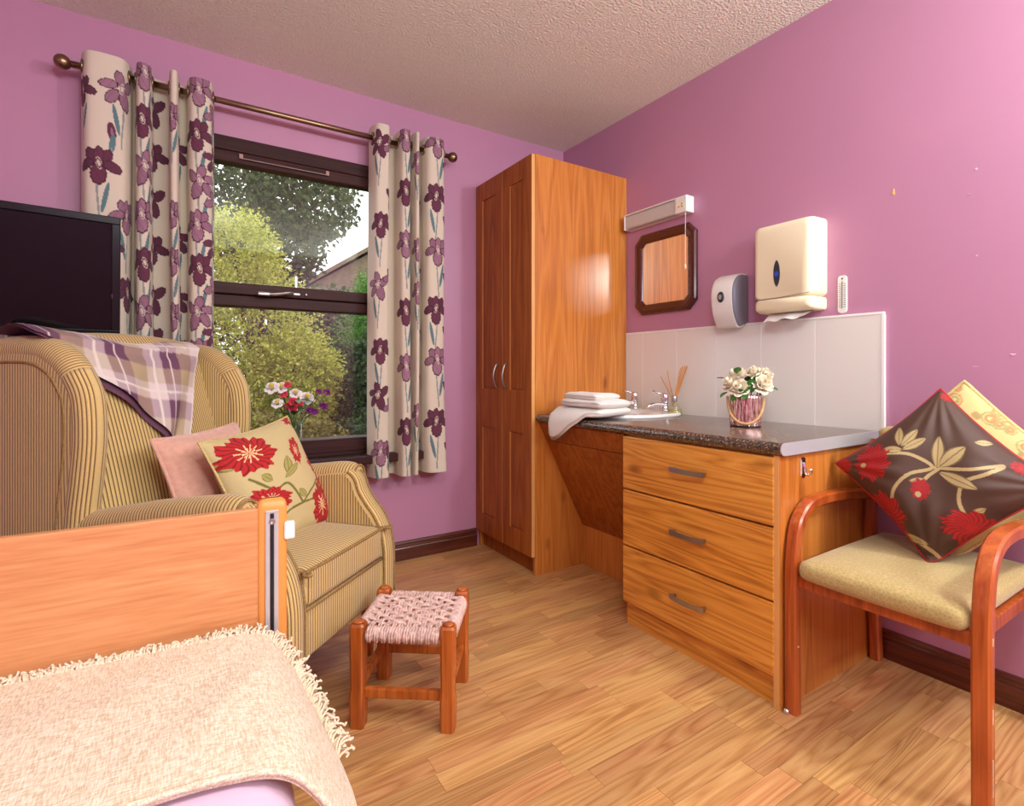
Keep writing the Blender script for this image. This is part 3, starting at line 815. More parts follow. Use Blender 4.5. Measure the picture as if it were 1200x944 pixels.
# rope handle drooping across the front
vd = np.array([-0.836, -0.549]); vs_ = np.array([0.549, -0.836])       # toward the viewer / sideways
pts = []
for t in np.linspace(-1, 1, 17):
    a_ = t * math.pi / 2; rr = 0.0635
    xy = np.array(vz[:2]) + vd * rr * math.cos(a_) + vs_ * rr * math.sin(a_)
    pts.append((xy[0], xy[1], vz[2] + .112 - .098 * math.cos(a_) ** 0.8))
b = MB(); b.tube(pts, 0.0048, 8); b.build('rope_handle', plain('jute_rope', srgb(206, 160, 110), .9, bump=.6, bscale=300), rv, smooth=True)
bq = thing('rose_bunch', 'bunch of cream roses with green leaves in the rose-gold pot', 'flowers', (vz[0], vz[1], vz[2] + .014))
def rpos(side, toward, z): return (vz[0] + vs_[0] * side + vd[0] * toward, vz[1] + vs_[1] * side + vd[1] * toward, vz[2] + z)
for k, (s_, t_, z_, r_, ax) in enumerate((( -.052, .030, .165, .036, (-.7, .35, .7)), (-.020, .050, .150, .036, (-.8, -.3, .6)), (-.040, -.01, .195, .030, (-.2, .5, .9)), (-.012, .01, .200, .028, (-.3, 0, 1)),
                                            (.060, .035, .165, .040, (-.4, -.9, .5)), (.028, .0, .205, .030, (-.2, -.3, 1)), (.058, -.02, .200, .034, (.2, -.8, .8)), (.075, .0, .190, .028, (.1, -1, .5)))):
    m_ = MB(); petal_flower(m_, rpos(s_, t_, z_), r_ * 1.15, ax, 4, k); ro = m_.build('rose', M['rosecream'], bq, smooth=True)
    m_ = MB(); m_.tube([rpos(s_ * .2, t_ * .2, .02), rpos(s_ * .6, t_ * .6, .10), rpos(s_, t_, z_ - .02)], .0022, 6); m_.build('stem', M['leafd'], bq)
for k, (s_, t_, z_, dx, dz) in enumerate(((-.005, .05, .120, -.25, .5), (.010, .05, .125, .15, .8), (.018, .045, .15, .1, 1), (.0, .05, .135, -.1, -.6), (.022, .05, .13, .4, .5), (.03, .03, .17, .5, .9), (-.03, .05, .125, -.4, -.7), (-.03, .02, .20, .1, .5), (-.07, .0, .18, -.9, .2), (.08, .0, .15, .8, -.2), (.01, -.02, .16, 0, 1), (-.062, .03, .13, -.6, -.4))):
    m_ = MB(); d_ = (vs_[0] * dx + vd[0] * .4, vs_[1] * dx + vd[1] * .4, dz); leaf(m_, rpos(s_, t_, z_), d_, .036, .015, k); m_.build('leaf', M['leafg'], bq, smooth=True)

# ================================================================== THINGS ON THE RIGHT-HAND WALL
# mirror
my0, my1, mz0, mz1 = -1.033, -0.640, 1.300, 1.722
mr_ = thing('wall_mirror', 'wall mirror in a dark mahogany frame with cut corners', 'mirror', (-0.01, -0.83, mz0))
def octo(d, x, ch):
    y0, y1, z0, z1 = my0 + d, my1 - d, mz0 + d, mz1 - d
    return [(x, y0 + ch, z0), (x, y1 - ch, z0), (x, y1, z0 + ch), (x, y1, z1 - ch), (x, y1 - ch, z1), (x, y0 + ch, z1), (x, y0, z1 - ch), (x, y0, z0 + ch)]
b = MB()
rg = [octo(0, 0.0, .045), octo(0, -.014, .045), octo(.006, -.021, .045), octo(.020, -.024, .040), octo(.040, -.020, .03), octo(.050, -.014, .022), octo(.052, -.006, .02)]
b.loft(rg, cap=False); b.build('frame', M['mahogany'], mr_)
b = MB(); b.loft([octo(.046, -.0065, .012), octo(.046, -.009, .012), octo(.052, -.010, .012)]); b.build('mirror_glass', M['mirror'], mr_)

# strip light
sl = thing('strip_light', 'white shaver strip light with pull cord above the mirror', 'wall light', (-0.03, -0.80, 1.765))
y0, y1, z0, z1 = -1.012, -0.600, 1.762, 1.842
b = MB(); b.box(-0.058, 0.0, y0, y0 + .068, z0, z1, 0.004); b.box(-0.02, 0.0, y0 + .068, y1, z0, z1, 0.003); b.box(-0.058, -.02, y1 - .006, y1, z0, z1, .002)
b.box(-0.058, -0.02, y0 + .068, y1 - .006, z1 - .006, z1); b.build('housing', M['whiteplastic'], sl)
b = MB(); pr = [(-.02, z0 + .002), (-.050, z0 + .004), (-.054, z0 + .012), (-.054, z1 - .014), (-.050, z1 - .008), (-.02, z1 - .007)]
b.loft([[(x, y0 + .069, z) for x, z in pr], [(x, y1 - .007, z) for x, z in pr]]); b.build('diffuser', M['diffuser'], sl)
b = MB(); b.box(-.0595, -.058, y0 + .012, y0 + .056, z0 + .018, z0 + .052, .0005); so = b.build('socket_plate', M['creamplastic'], sl)
for (yy, zz) in ((.026, .030), (.044, .030), (.026, .042)):
    m_ = MB(); m_.box(-.0602, -.0592, y0 + yy - .003, y0 + yy + .003, z0 + zz - .0025, z0 + zz + .0025); m_.build('socket_hole', M['dark'], so)
b = MB(); b.tube([(-.050, y0 + .012, z0), (-.050, y0 + .012, 1.50)], .0012, 6); pc = b.build('pull_cord', M['whiteplastic'], sl)
b = MB(); b.lathe([(.001, -.012), (.004, -.010), (.005, .002), (.0025, .014), (.001, .015)], 10, (-.050, y0 + .012, 1.50)); b.build('cord_bead', M['creamplastic'], pc, smooth=True)

# soap dispenser
sd = thing('soap_dispenser', 'white and grey soap dispenser on the wall beside the mirror', 'soap dispenser', (-0.05, -1.24, 1.19))
def ringyz(y0, y1, prof): return None
sy0, sy1 = -1.298, -1.182
side = catmull([(0.0, 1.425), (-.045, 1.424), (-.085, 1.402), (-.106, 1.36), (-.108, 1.31), (-.098, 1.25), (-.075, 1.205), (-.060, 1.190), (-.035, 1.192), (0.0, 1.205)], 5)
def body(y, k, xin=0.0):
    P = side.copy(); cx, cz = -.05, 1.31
    Q = np.stack([np.minimum(cx + (P[:, 0] - cx) * k, 0) if k < 1 else P[:, 0], cz + (P[:, 1] - cz) * k], 1)
    return [(q[0], y, q[1]) for q in Q]
b = MB(); b.loft([body(sy0 + .012, 1.0), body(sy0 + .03, 1.0), body(sy1 - .012, 1.0), body(sy1 - .003, .97), body(sy1, .9)]); b.build('front_cover', M['whiteplastic'], sd, angle=50)
b = MB(); b.loft([body(sy0, .86), body(sy0 + .004, .93), body(sy0 + .0125, .95)]); b.build('side_panel', M['greyplastic'], sd, angle=50)
b = MB(); b.lathe([(.001, 0), (.021, 0), (.024, .003), (.020, .006), (.001, .006)], 20); b.transform(Matrix.Translation((-.1075, (sy0 + sy1) / 2 + .005, 1.322)) @ Matrix.Diagonal((1, .72, 1, 1)) @ Matrix.Rotation(math.radians(-90), 4, 'Y'))
wn = b.build('viewing_window', M['smoke'], sd, smooth=True)
b = MB(); b.lathe([(.001, 0), (.011, 0), (.011, .002), (.001, .002)], 14); b.transform(Matrix.Translation((-.1135, (sy0 + sy1) / 2 + .005, 1.322)) @ Matrix.Diagonal((1, .72, 1, 1)) @ Matrix.Rotation(math.radians(-90), 4, 'Y'))
b.build('window_ring', M['steel'], wn)
# faint script line on the cover
b = MB(); pts = [(-.0955 - .004 * math.sin(0), sy1 - .03 - .05 * t, 1.381 + .003 * math.sin(18 * t) * (1 - .6 * t)) for t in np.linspace(0, 1, 22)]
b.tube(pts, .0012, 5); b.build('script_mark', M['greyplastic'], sd)

# paper towel dispenser
td = thing('paper_towel_dispenser', 'cream plastic paper towel dispenser above the tiles', 'dispenser', (-0.06, -1.49, 1.235))
ty0, ty1, tz0, tz1 = -1.622, -1.385, 1.235, 1.590
def rr(x, y0, y1, z0, z1, r, n=5):
    P = []
    for (cy, cz, a0) in ((y1 - r, z1 - r, 0), (y0 + r, z1 - r, 90), (y0 + r, z0 + r, 180), (y1 - r, z0 + r, 270)):
        for k in range(n + 1):
            a_ = math.radians(a0 + 90 * k / n); P.append((x, cy + r * math.cos(a_), cz + r * math.sin(a_)))
    return P
b = MB(); zs = 1.288
b.loft([rr(0, ty0, ty1, zs, tz1, .02), rr(-.07, ty0 + .001, ty1 - .001, zs, tz1 - .002, .02), rr(-.098, ty0 + .004, ty1 - .004, zs, tz1 - .008, .02), rr(-.108, ty0 + .012, ty1 - .012, zs, tz1 - .018, .02), rr(-.111, ty0 + .024, ty1 - .024, zs + .002, tz1 - .03, .02)])
b.build('cover', M['creamplastic'], td, angle=45)
b = MB(); b.loft([rr(0, ty0 + .002, ty1 - .002, tz0, zs - .002, .012), rr(-.075, ty0 + .003, ty1 - .003, tz0, zs - .002, .012), rr(-.102, ty0 + .008, ty1 - .008, tz0 + .006, zs - .002, .012), rr(-.110, ty0 + .02, ty1 - .02, tz0 + .016, zs - .002, .010)])
b.build('lower_tray', M['creamplastic'], td, angle=45)
# seam wave
pts = [(-.1118 + .004 * (abs(t - .5) * 2) ** 6, ty1 - .012 - (ty1 - ty0 - .024) * t, zs - .001 + .010 * (t ** 2.2)) for t in np.linspace(0, 1, 14)]
b = MB(); b.tube(pts, .0011, 5); b.build('seam', plain('seam_line', srgb(120, 104, 76), .8), td)
b = MB(); a_ = np.linspace(0, 2 * math.pi, 24, endpoint=False)
el = lambda x, ry, rz: np.stack([np.full(24, x), -1.487 + ry * np.sign(np.cos(a_)) * np.abs(np.cos(a_)) ** 1.3, 1.385 + rz * np.sin(a_)], 1)
b.loft([el(-.109, .015, .054), el(-.1125, .013, .052), el(-.1118, .010, .045)]); vw = b.build('viewing_window', M['smoke'], td)
b = MB(); b.lathe([(.001, 0), (.0075, 0), (.0075, .0015), (.001, .0015)], 14); b.transform(Matrix.Translation((-.1125, -1.487, 1.382)) @ Matrix.Diagonal((1, 1, 1.5, 1)) @ Matrix.Rotation(math.radians(-90), 4, 'Y')); b.build('blue_dot', M['blue'], vw)
b = MB(); b.box(-.108, -.1045, -1.515, -1.475, 1.2505, 1.2555); b.build('slot', M['dark'], td)
pt_ = MB(); U, V = np.meshgrid(np.linspace(0, 1, 15), np.linspace(0, 1, 8), indexing='ij')
yy = -1.418 - .178 * U + .02 * V * (U - .5); xx = -.040 - .066 * V + .004 * np.sin(9 * U); zz = 1.236 - .030 * V - .010 * V * np.sin(3.1 * U * 1.0) ** 2 * 0 - .010 * V * (1 - U) + .004 * np.sin(14 * U) * V
P1 = np.stack([xx, yy, zz], -1); pt_.grid(P1); P2 = P1.copy(); P2[..., 2] += .0012; pt_.grid(P2)
tag(pt_.build('paper_towel', M['paper'], smooth=True), 'white paper towel sticking out of the cream dispenser', 'paper towel')

# thermometer strip
th_ = thing('wall_thermometer', 'small white thermometer strip beside the towel dispenser', 'thermometer', (-.003, -1.678, 1.218))
b = MB(); b.loft([rr(0, -1.694, -1.662, 1.218, 1.358, .012), rr(-.004, -1.694, -1.662, 1.218, 1.358, .012), rr(-.005, -1.693, -1.663, 1.219, 1.357, .011)]); b.build('plate', M['whiteplastic'], th_)
b = MB(); b.box(-.0065, -.005, -1.6795, -1.6765, 1.235, 1.335); b.build('tube', plain('red_spirit', srgb(120, 110, 110), .4), th_)
b = MB(); b.lathe([(.001, 0), (.003, 0), (.003, .0015), (.001, .0015)], 10); b.transform(Matrix.Translation((-.005, -1.678, 1.346)) @ Matrix.Rotation(math.radians(-90), 4, 'Y')); b.build('screw', M['dark'], th_)
b = MB()
for k in range(12):
    z = 1.240 + k * .0078
    b.box(-.0055, -.005, -1.690, -1.683, z, z + .0016); b.box(-.0055, -.005, -1.673, -1.667, z, z + .0016)
b.build('scale_marks', M['dark'], th_)

# coat hook on the drawer unit's side
hk = thing('coat_hook', 'small chrome hook on the side of the drawer unit', 'hook', (-.478, -1.792, .66))
b = MB(); b.loft([[(-.478 + q[1] - 0, -1.785, q[2]) for q in rr(0, -.011, .011, .672, .738, .0105)], [(-.478 + q[1], -1.789, q[2]) for q in rr(0, -.010, .010, .673, .737, .0095)]]); b.build('backplate', M['chrome'], hk)
b = MB(); b.tube(catmull([(-.478, -1.788, .720), (-.478, -1.793, .705), (-.478, -1.794, .690), (-.477, -1.801, .684), (-.476, -1.808, .690), (-.476, -1.809, .699)], 5), .004, 8); b.sphere((-.476, -1.809, .700), .0055); b.build('hook', M['chrome'], hk, smooth=True)
b = MB(); b.lathe([(.009, 0), (.009, .006), (.006, .012), (.001, .013)], 12, (-.592, -1.80, 0.0005)); tag(b.build('door_stop', M['chrome'], smooth=True), 'tiny chrome stud on the floor by the drawer unit corner', 'floor stud')

# ================================================================== CURTAINS
CREAM = np.array(srgb(212, 197, 178)); PLUM = np.array(srgb(96, 44, 66)); PLUM2 = np.array(srgb(66, 26, 42)); MAUVE = np.array(srgb(146, 102, 122)); TEAL = np.array(srgb(88, 118, 124))

def ell(p, q, cx, cy, a, b_, ang):
    c, s_ = math.cos(math.radians(ang)), math.sin(math.radians(ang))
    dx, dy = p - cx, q - cy
    return ((dx * c + dy * s_) / a) ** 2 + ((-dx * s_ + dy * c) / b_) ** 2

IRIS = [(-.30, .42, .26, .46, 24), (.30, .42, .26, .46, -24), (0.02, .55, .20, .42, 0), (-.62, -.02, .42, .26, 28), (.62, -.02, .42, .26, -28), (0, -.48, .34, .52, 0)]
IRIS2 = [(-.42, .34, .46, .26, 128), (.12, .62, .24, .42, -12), (.66, .22, .42, .24, -8), (-.15, -.52, .30, .56, -14), (.48, -.42, .26, .44, 32)]
def paint_iris(col, S, Z, s0, z0, size, kind=0, light=False, flip=1, rot=0):
    c_, s_ = math.cos(rot), math.sin(rot)
    p0 = (S - s0) / size * flip; q0 = (Z - z0) / size
    sel = (np.abs(p0) < 1.6) & (q0 > -3.6) & (q0 < 1.6)
    if not sel.any(): return
    p = (p0 * c_ + q0 * s_)[sel]; q = (-p0 * s_ + q0 * c_)[sel]; C = col[sel]
    # stem and leaf
    st = (np.abs(p - .06 * np.sin(q * 1.5)) < .05) & (q < -.6) & (q > -3.3); C[st] = TEAL * .6 + CREAM * .3
    lf = ell(p, q, .30, -1.70, .11, .85, -10) < 1; C[lf] = TEAL
    base = MAUVE if light else PLUM
    for k, (cx, cy, a, b_, an_) in enumerate(IRIS if kind == 0 else IRIS2):
        e = ell(p, q, cx, cy, a * 1.12, b_ * 1.12, an_)
        wob = 1 + .10 * np.sin(11 * np.arctan2(q - cy, p - cx) + k)
        ins = e < wob; edge = ins & (e > wob * .72)
        C[ins] = base * (1 + .10 * ((k % 3) - 1)); C[edge] = PLUM2
        vein = ins & (np.abs(np.sin((p * 9 + q * 5))) < .12) & ~edge; C[vein] = PLUM2 * .5 + base * .5
    ce = ell(p, q, .02, .10, .13, .34, 12) ; C[ce < 1] = CREAM * .9
    C[(ce > .3) & (ce < .7)] = base
    col[sel] = C
def paint_bud(col, S, Z, s0, z0, size):
    p = (S - s0) / size; q = (Z - z0) / size
    col[ell(p, q, 0, .3, .3, .8, 8) < 1] = PLUM
    col[ell(p, q, 0.05, .15, .10, .5, 8) < 1] = MAUVE
    col[ell(p, q, .05, -.7, .22, .8, -6) < 1] = TEAL
    col[(np.abs(p) < .06) & (q < -1) & (q > -3)] = TEAL * .6 + CREAM * .3

def curtain(name, label, lobes, ztop, zbot, flowers, seed, spread):
    pts = []
    for k, (xc, w, yf) in enumerate(lobes):
        pts += [(xc - w, -.052), (xc - w * .92, -.105), (xc - w * .55, yf), (xc + w * .55, yf), (xc + w * .92, -.105), (xc + w, -.052)]
    path = catmull(pts, 14)
    Ls = np.concatenate([[0], np.cumsum(np.linalg.norm(np.diff(path, axis=0), axis=1))])
    NS, NZ = 440, 600
    sA = np.linspace(0, Ls[-1], NS); X0 = np.interp(sA, Ls, path[:, 0]); Y0 = np.interp(sA, Ls, path[:, 1])
    z = np.linspace(ztop, zbot, NZ); t = (ztop - z) / (ztop - zbot)
    r_ = np.random.default_rng(seed); ph = r_.uniform(0, 6, 4)
    Sg, Tg = np.meshgrid(sA, t, indexing='ij')
    xm = (X0.min() + X0.max()) / 2
    X = xm + (X0[:, None] - xm) * (1 + spread * Tg) + .006 * np.sin(5 * Tg + ph[0] + Sg * 6) * Tg
    Y = -.10 + (Y0[:, None] + .10) * (1 - .12 * np.sin(np.pi * np.clip(Tg * 1.0, 0, 1))) + .006 * np.sin(3.7 * Tg * 2 + ph[1] + Sg * 9) * Tg
    Zg = ztop - Tg * (ztop - zbot)
    col = np.tile(CREAM, (NS, NZ, 1)).astype(float)
    # arc position of each lobe centre
    lc = [np.interp(i * 6 * 14 + 2.5 * 14, np.arange(len(Ls)), Ls) for i in range(len(lobes))]
    for (li, ds, zz, size, kind, light, flip) in flowers:
        s0 = lc[li] + ds; size = size * 1.14
        if kind == 2: paint_bud(col, Sg, Zg, s0, zz, size)
        else: paint_iris(col, Sg, Zg, s0, zz, size, kind, light, flip)
    cu = thing(name, label, 'curtain', (xm, -.1, zbot), 'iris print curtains')
    m_ = MB(); P = np.stack([X, Y, Zg], -1); m_.grid(P, col=col)
    m_.build('cloth', M['curtain'], cu, smooth=True)
    # hem fold at the bottom and heading
    # eyelets where the rod passes through
    for i in range(len(lobes)):
        for sgn in (-1, 1):
            xe = lobes[i][0] + sgn * lobes[i][1] * .90
            e = MB(); a_ = np.linspace(0, 2 * math.pi, 20, endpoint=False)
            e.tube(np.stack([np.full(20, xe), -.100 + .024 * np.cos(a_), 2.158 + .024 * np.sin(a_)], 1), .0045, 6, closed=True)
            e.build('eyelet', M['brass'], cu, smooth=True)
    return cu
FL = []
# left curtain: (lobe, offset, height, size, kind, light, flip)
lobL = [(-2.325, .080, -.150), (-2.205, .030, -.155), (-2.105, .018, -.160), (-2.012, .050, -.150)]
fl = []
fl += [(0, .055, 2.08, .060, 1, True, -1), (0, .02, 1.90, .040, 2, False, 1), (0, -.02, 1.78, .062, 0, False, 1), (0, -.085, 2.06, .050, 0, False, 1), (0, .08, 1.60, .058, 0, True, -1), (0, -.01, 1.46, .060, 1, False, 1), (0, .09, 1.30, .06, 0, False, 1), (0, -.05, 1.2, .06, 1, True, 1)]
for k, zz in enumerate((2.165, 1.98, 1.80, 1.61, 1.42, 1.23, 1.05)): fl.append((1, .005 * (-1) ** k, zz, .058, (0, 0, 1)[k % 3], k % 3 != 1, 1))
for k, zz in enumerate((2.07, 1.88, 1.70, 1.50, 1.30, 1.12)): fl.append((1, .115, zz, .055, (k + 1) % 2, False, -1))
for k, zz in enumerate((2.02, 1.63, 1.44, 1.22)): fl.append((2, -.012, zz, .050, 0, True, 1))
for k, zz in enumerate((1.92, 1.55, 1.30, 1.10)): fl.append((2, .10, zz, .055, 1, False, 1))
for k, zz in enumerate((2.155, 1.97, 1.78, 1.60, 1.42, 1.24, 1.07)): fl.append((3, -.012 + .004 * (-1) ** k, zz, .058, (0, 0, 1)[k % 3], k % 3 != 1, 1))
for k, zz in enumerate((2.06, 1.88, 1.70, 1.52, 1.34, 1.15)): fl.append((3, .070, zz, .052, k % 2, k % 2 == 0, -1))
curtain('curtain', 'cream curtain with plum irises at the television side of the window', lobL, 2.205, 0.47, fl, 3, .02)
lobR = [(-1.238, .045, -.150), (-1.122, .033, -.158), (-1.064, .015, -.160), (-.955, .062, -.150)]
fr_ = []
for k, zz in enumerate((2.12, 1.72, 1.42, 1.10, .88, .60)): fr_.append((0, -.02 + .01 * (k % 2), zz, .056, (k + 1) % 2, k % 3 == 2, -1))
fr_ += [(0, .055, 2.10, .05, 0, True, 1), (0, .06, 1.86, .05, 1, False, 1), (0, .06, 1.46, .05, 0, True, 1), (0, .03, .58, .045, 2, False, 1), (0, .06, .82, .05, 0, True, 1)]
for k, zz in enumerate((2.17, 1.90, 1.64, 1.30, 1.02, .70)): fr_.append((1, -.004, zz, .060, 0, k % 2 == 0, 1))
for k, zz in enumerate((2.08, 1.76, 1.44, 1.16, .84)): fr_.append((1, .10, zz, .055, 1, False, 1))
for k, zz in enumerate((2.06, 1.62, 1.40, .78)): fr_.append((2, .0, zz, .050, 0, True, -1))
for k, zz in enumerate((1.88, 1.52, 1.2, .96, .62)): fr_.append((2, .10, zz, .055, 1, False, 1))
for k, zz in enumerate((2.185, 1.905, 1.625, 1.32, 1.055, .735)): fr_.append((3, .004 * (-1) ** k, zz, .064, 0, k % 2 == 0, (-1) ** k))
for k, zz in enumerate((2.05, 1.77, 1.47, 1.19, .90, .58)): fr_.append((3, .085, zz, .055, 1, False, 1))
curtain('curtain', 'cream curtain with plum irises beside the wardrobe', lobR, 2.215, 0.475, fr_, 8, .06)

rod = thing('curtain_pole', 'antique brass curtain pole with ball finials above the window', 'curtain pole', (-1.64, -.1, 2.14))
b = MB(); b.tube([(-2.43, -.1, 2.158), (-.865, -.1, 2.158)], .0125, 16); b.build('pole', M['brass'], rod, smooth=True)
for x, sg in ((-2.43, -1), (-.865, 1)):
    m_ = MB(); m_.sphere((x + sg * .024, -.1, 2.158), .027, 18, 14); m_.lathe([(.0125, 0), (.018, .003), (.018, .010), (.0125, .012)], 16); 
    m_ = MB(); m_.sphere((x + sg * .026, -.1, 2.158), .027, 18, 14); m_.build('finial', M['brass'], rod, smooth=True)
for x in (-2.375, -.895):
    m_ = MB(); m_.tube([(x, 0, 2.14), (x, -.06, 2.14), (x, -.1, 2.143)], .006, 8); m_.box(x - .015, x + .015, -.006, 0, 2.11, 2.17, .002); m_.build('bracket', M['brass'], rod)

# ================================================================== TELEVISION
tv = thing('television', 'black flat-screen television behind the striped armchair', 'television', (-2.58, -.33, 1.10))
TVM = Matrix.Translation((-2.266, -.318, 1.336)) @ Matrix.Rotation(math.radians(7), 4, 'Z') @ Matrix.Rotation(math.radians(7), 4, 'X')
TW, TH = .70, .418
b = MB(); b.box(-TW, 0, 0, .05, -TH / 2, TH / 2, .006); b.box(-TW * .8, -TW * .2, .05, .08, -TH * .35, TH * .35, .01); b.transform(TVM); b.build('casing', M['black'], tv)
b = MB(); bz = .026
b.box(-TW, 0, -.010, 0, TH / 2 - bz, TH / 2, .003); b.box(-TW, 0, -.010, 0, -TH / 2, -TH / 2 + .020, .003); b.box(-bz, 0, -.010, 0, -TH / 2 + .018, TH / 2 - bz + .002, .003); b.box(-TW, -TW + bz, -.010, 0, -TH / 2 + .018, TH / 2 - bz + .002, .003)
b.transform(TVM); bzl = b.build('bezel', M['black'], tv)
b = MB(); b.box(-TW + bz, -bz, -.003, 0, -TH / 2 + .020, TH / 2 - bz); b.transform(TVM); b.build('screen', M['screen'], tv)
b = MB(); b.box(-TW, -.13, -.014, -.010, -TH / 2 - .004, -TH / 2 + .004, .002); b.transform(TVM); b.build('trim_strip', M['steel'], bzl)
b = MB(); b.box(-.0245, -.0235, -.011, -.0098, -.075, -.060); b.transform(TVM); b.build('indicator', M['chrome'], bzl)
b = MB(); b.box(-2.66, -2.54, -.28, -.001, 1.30, 1.36, .004); b.build('wall_bracket', M['dark'], tv)

# ================================================================== WING ARMCHAIR
TH_ = math.radians(42.3); CD = np.array([math.cos(TH_), math.sin(TH_)]); CB = np.array([-CD[1], CD[0]]); CF0 = np.array([-1.647, -.998]); CS = .952; CZ = .048
CM = Matrix(((CD[0] * CS, CB[0] * CS, 0, CF0[0]), (CD[1] * CS, CB[1] * CS, 0, CF0[1]), (0, 0, CS, CZ), (0, 0, 0, 1)))
def cw(X, Y, Z): 
    p = CF0 + (CD * X + CB * Y) * CS; return (p[0], p[1], Z * CS + CZ)
ac = thing('wing_armchair', 'wing-back armchair in tan and brown striped fabric beside the window', 'armchair', cw(0, .45, -CZ / CS))
def cbuild(m_, name, mat, parent=ac, smooth=True, angle=None):
    m_.transform(CM); return m_.build(name, mat, parent, smooth=smooth, angle=angle)
def backY(z): return .690 + (z - .45) * .30
# legs
for X, Y in ((-.22, .05), (.22, .05), (-.21, .72), (.21, .72)):
    m_ = MB(); m_.lathe([(.016, -CZ / CS), (.018, -.046), (.022, .05), (.026, .10), (.024, .13), (.028, .165)], 14, (X, Y, 0)); cbuild(m_, 'leg', M['pine'])
# seat base with the front panel
m_ = MB(); m_.box(-.228, .228, .002, .78, .160, .312, .012, 3, su=lambda v: v[:, 0]); cbuild(m_, 'seat_base', M['stripe'], angle=40)
m_ = MB(); m_.tube([(-.228, .0, .308), (.228, .0, .308)], .0065, 8, su=True); cbuild(m_, 'piping', M['piping'])
# seat cushion: puffed slab
def puff_box(x0, x1, y0, y1, z0, z1, r, puff, n=24):
    m_ = MB(); bm = bmesh.new(); bmesh.ops.create_cube(bm, size=1.0)
    bmesh.ops.subdivide_edges(bm, edges=list(bm.edges), cuts=n, use_grid_fill=True)
    for q in bm.verts:
        u, v, w = q.co.x * 2, q.co.y * 2, q.co.z * 2
        hx, hy, hz = (x1 - x0) / 2, (y1 - y0) / 2, (z1 - z0) / 2
        p = Vector((u * hx, v * hy, w * hz)); c = Vector((max(-hx + r, min(hx - r, p.x)), max(-hy + r, min(hy - r, p.y)), max(-hz + r, min(hz - r, p.z))))
        d = p - c
        if d.length > 1e-6: p = c + d.normalized() * r
        if abs(w) > .5: p.z += math.copysign(puff * (1 - u * u) * (1 - v * v), w)
        q.co = p + Vector(((x0 + x1) / 2, (y0 + y1) / 2, (z0 + z1) / 2))
    m_.add_bm(bm, su=lambda v: v[:, 0]); return m_
cbuild(puff_box(-.224, .224, -.010, .69, .314, .428, .022, .022), 'seat_cushion', M['stripe'])
pp = [(-.222, .66, .422), (-.222, .02, .422), (-.21, -.006, .421), (.21, -.006, .421), (.222, .02, .422), (.222, .66, .422)]
m_ = MB(); m_.tube(catmull(pp, 8), .0055, 8); cbuild(m_, 'piping', M['piping'])
# back pad, raked, with rounded crest
nX, nZ = 40, 40
def back_surface(off, su=True):
    U = np.linspace(-1, 1, nX); Zs = np.linspace(.40, 1.075, nZ)
    P = np.zeros((nX, nZ, 3))
    for i, u in enumerate(U):
        for j, z in enumerate(Zs):
            t = (z - .40) / .675
            bul = .045 * (1 - u ** 2) * math.sin(math.pi * min(1, t * .9 + .12)) ** .7
            P[i, j] = (u * .272, backY(z) - bul + off, z + .02 * (1 - u * u) * t)
    return P
Pf = back_surface(0); Pb = back_surface(0); Pb[..., 1] = backY(Pb[..., 2]) + .105
rings = []
for i in range(nX):
    f_ = Pf[i]; g_ = Pb[i][::-1]
    crest = [f_[-1] + (g_[0] - f_[-1]) * t + np.array([0, 0, .045 * math.sin(math.pi * t)]) for t in (.12, .3, .5, .7, .88)]
    rings.append(np.concatenate([f_, np.array(crest), g_]))
R = np.array(rings); m_ = MB(); m_.loft(R, su=R[..., 0]); cbuild(m_, 'backrest', M['stripe'], angle=60)
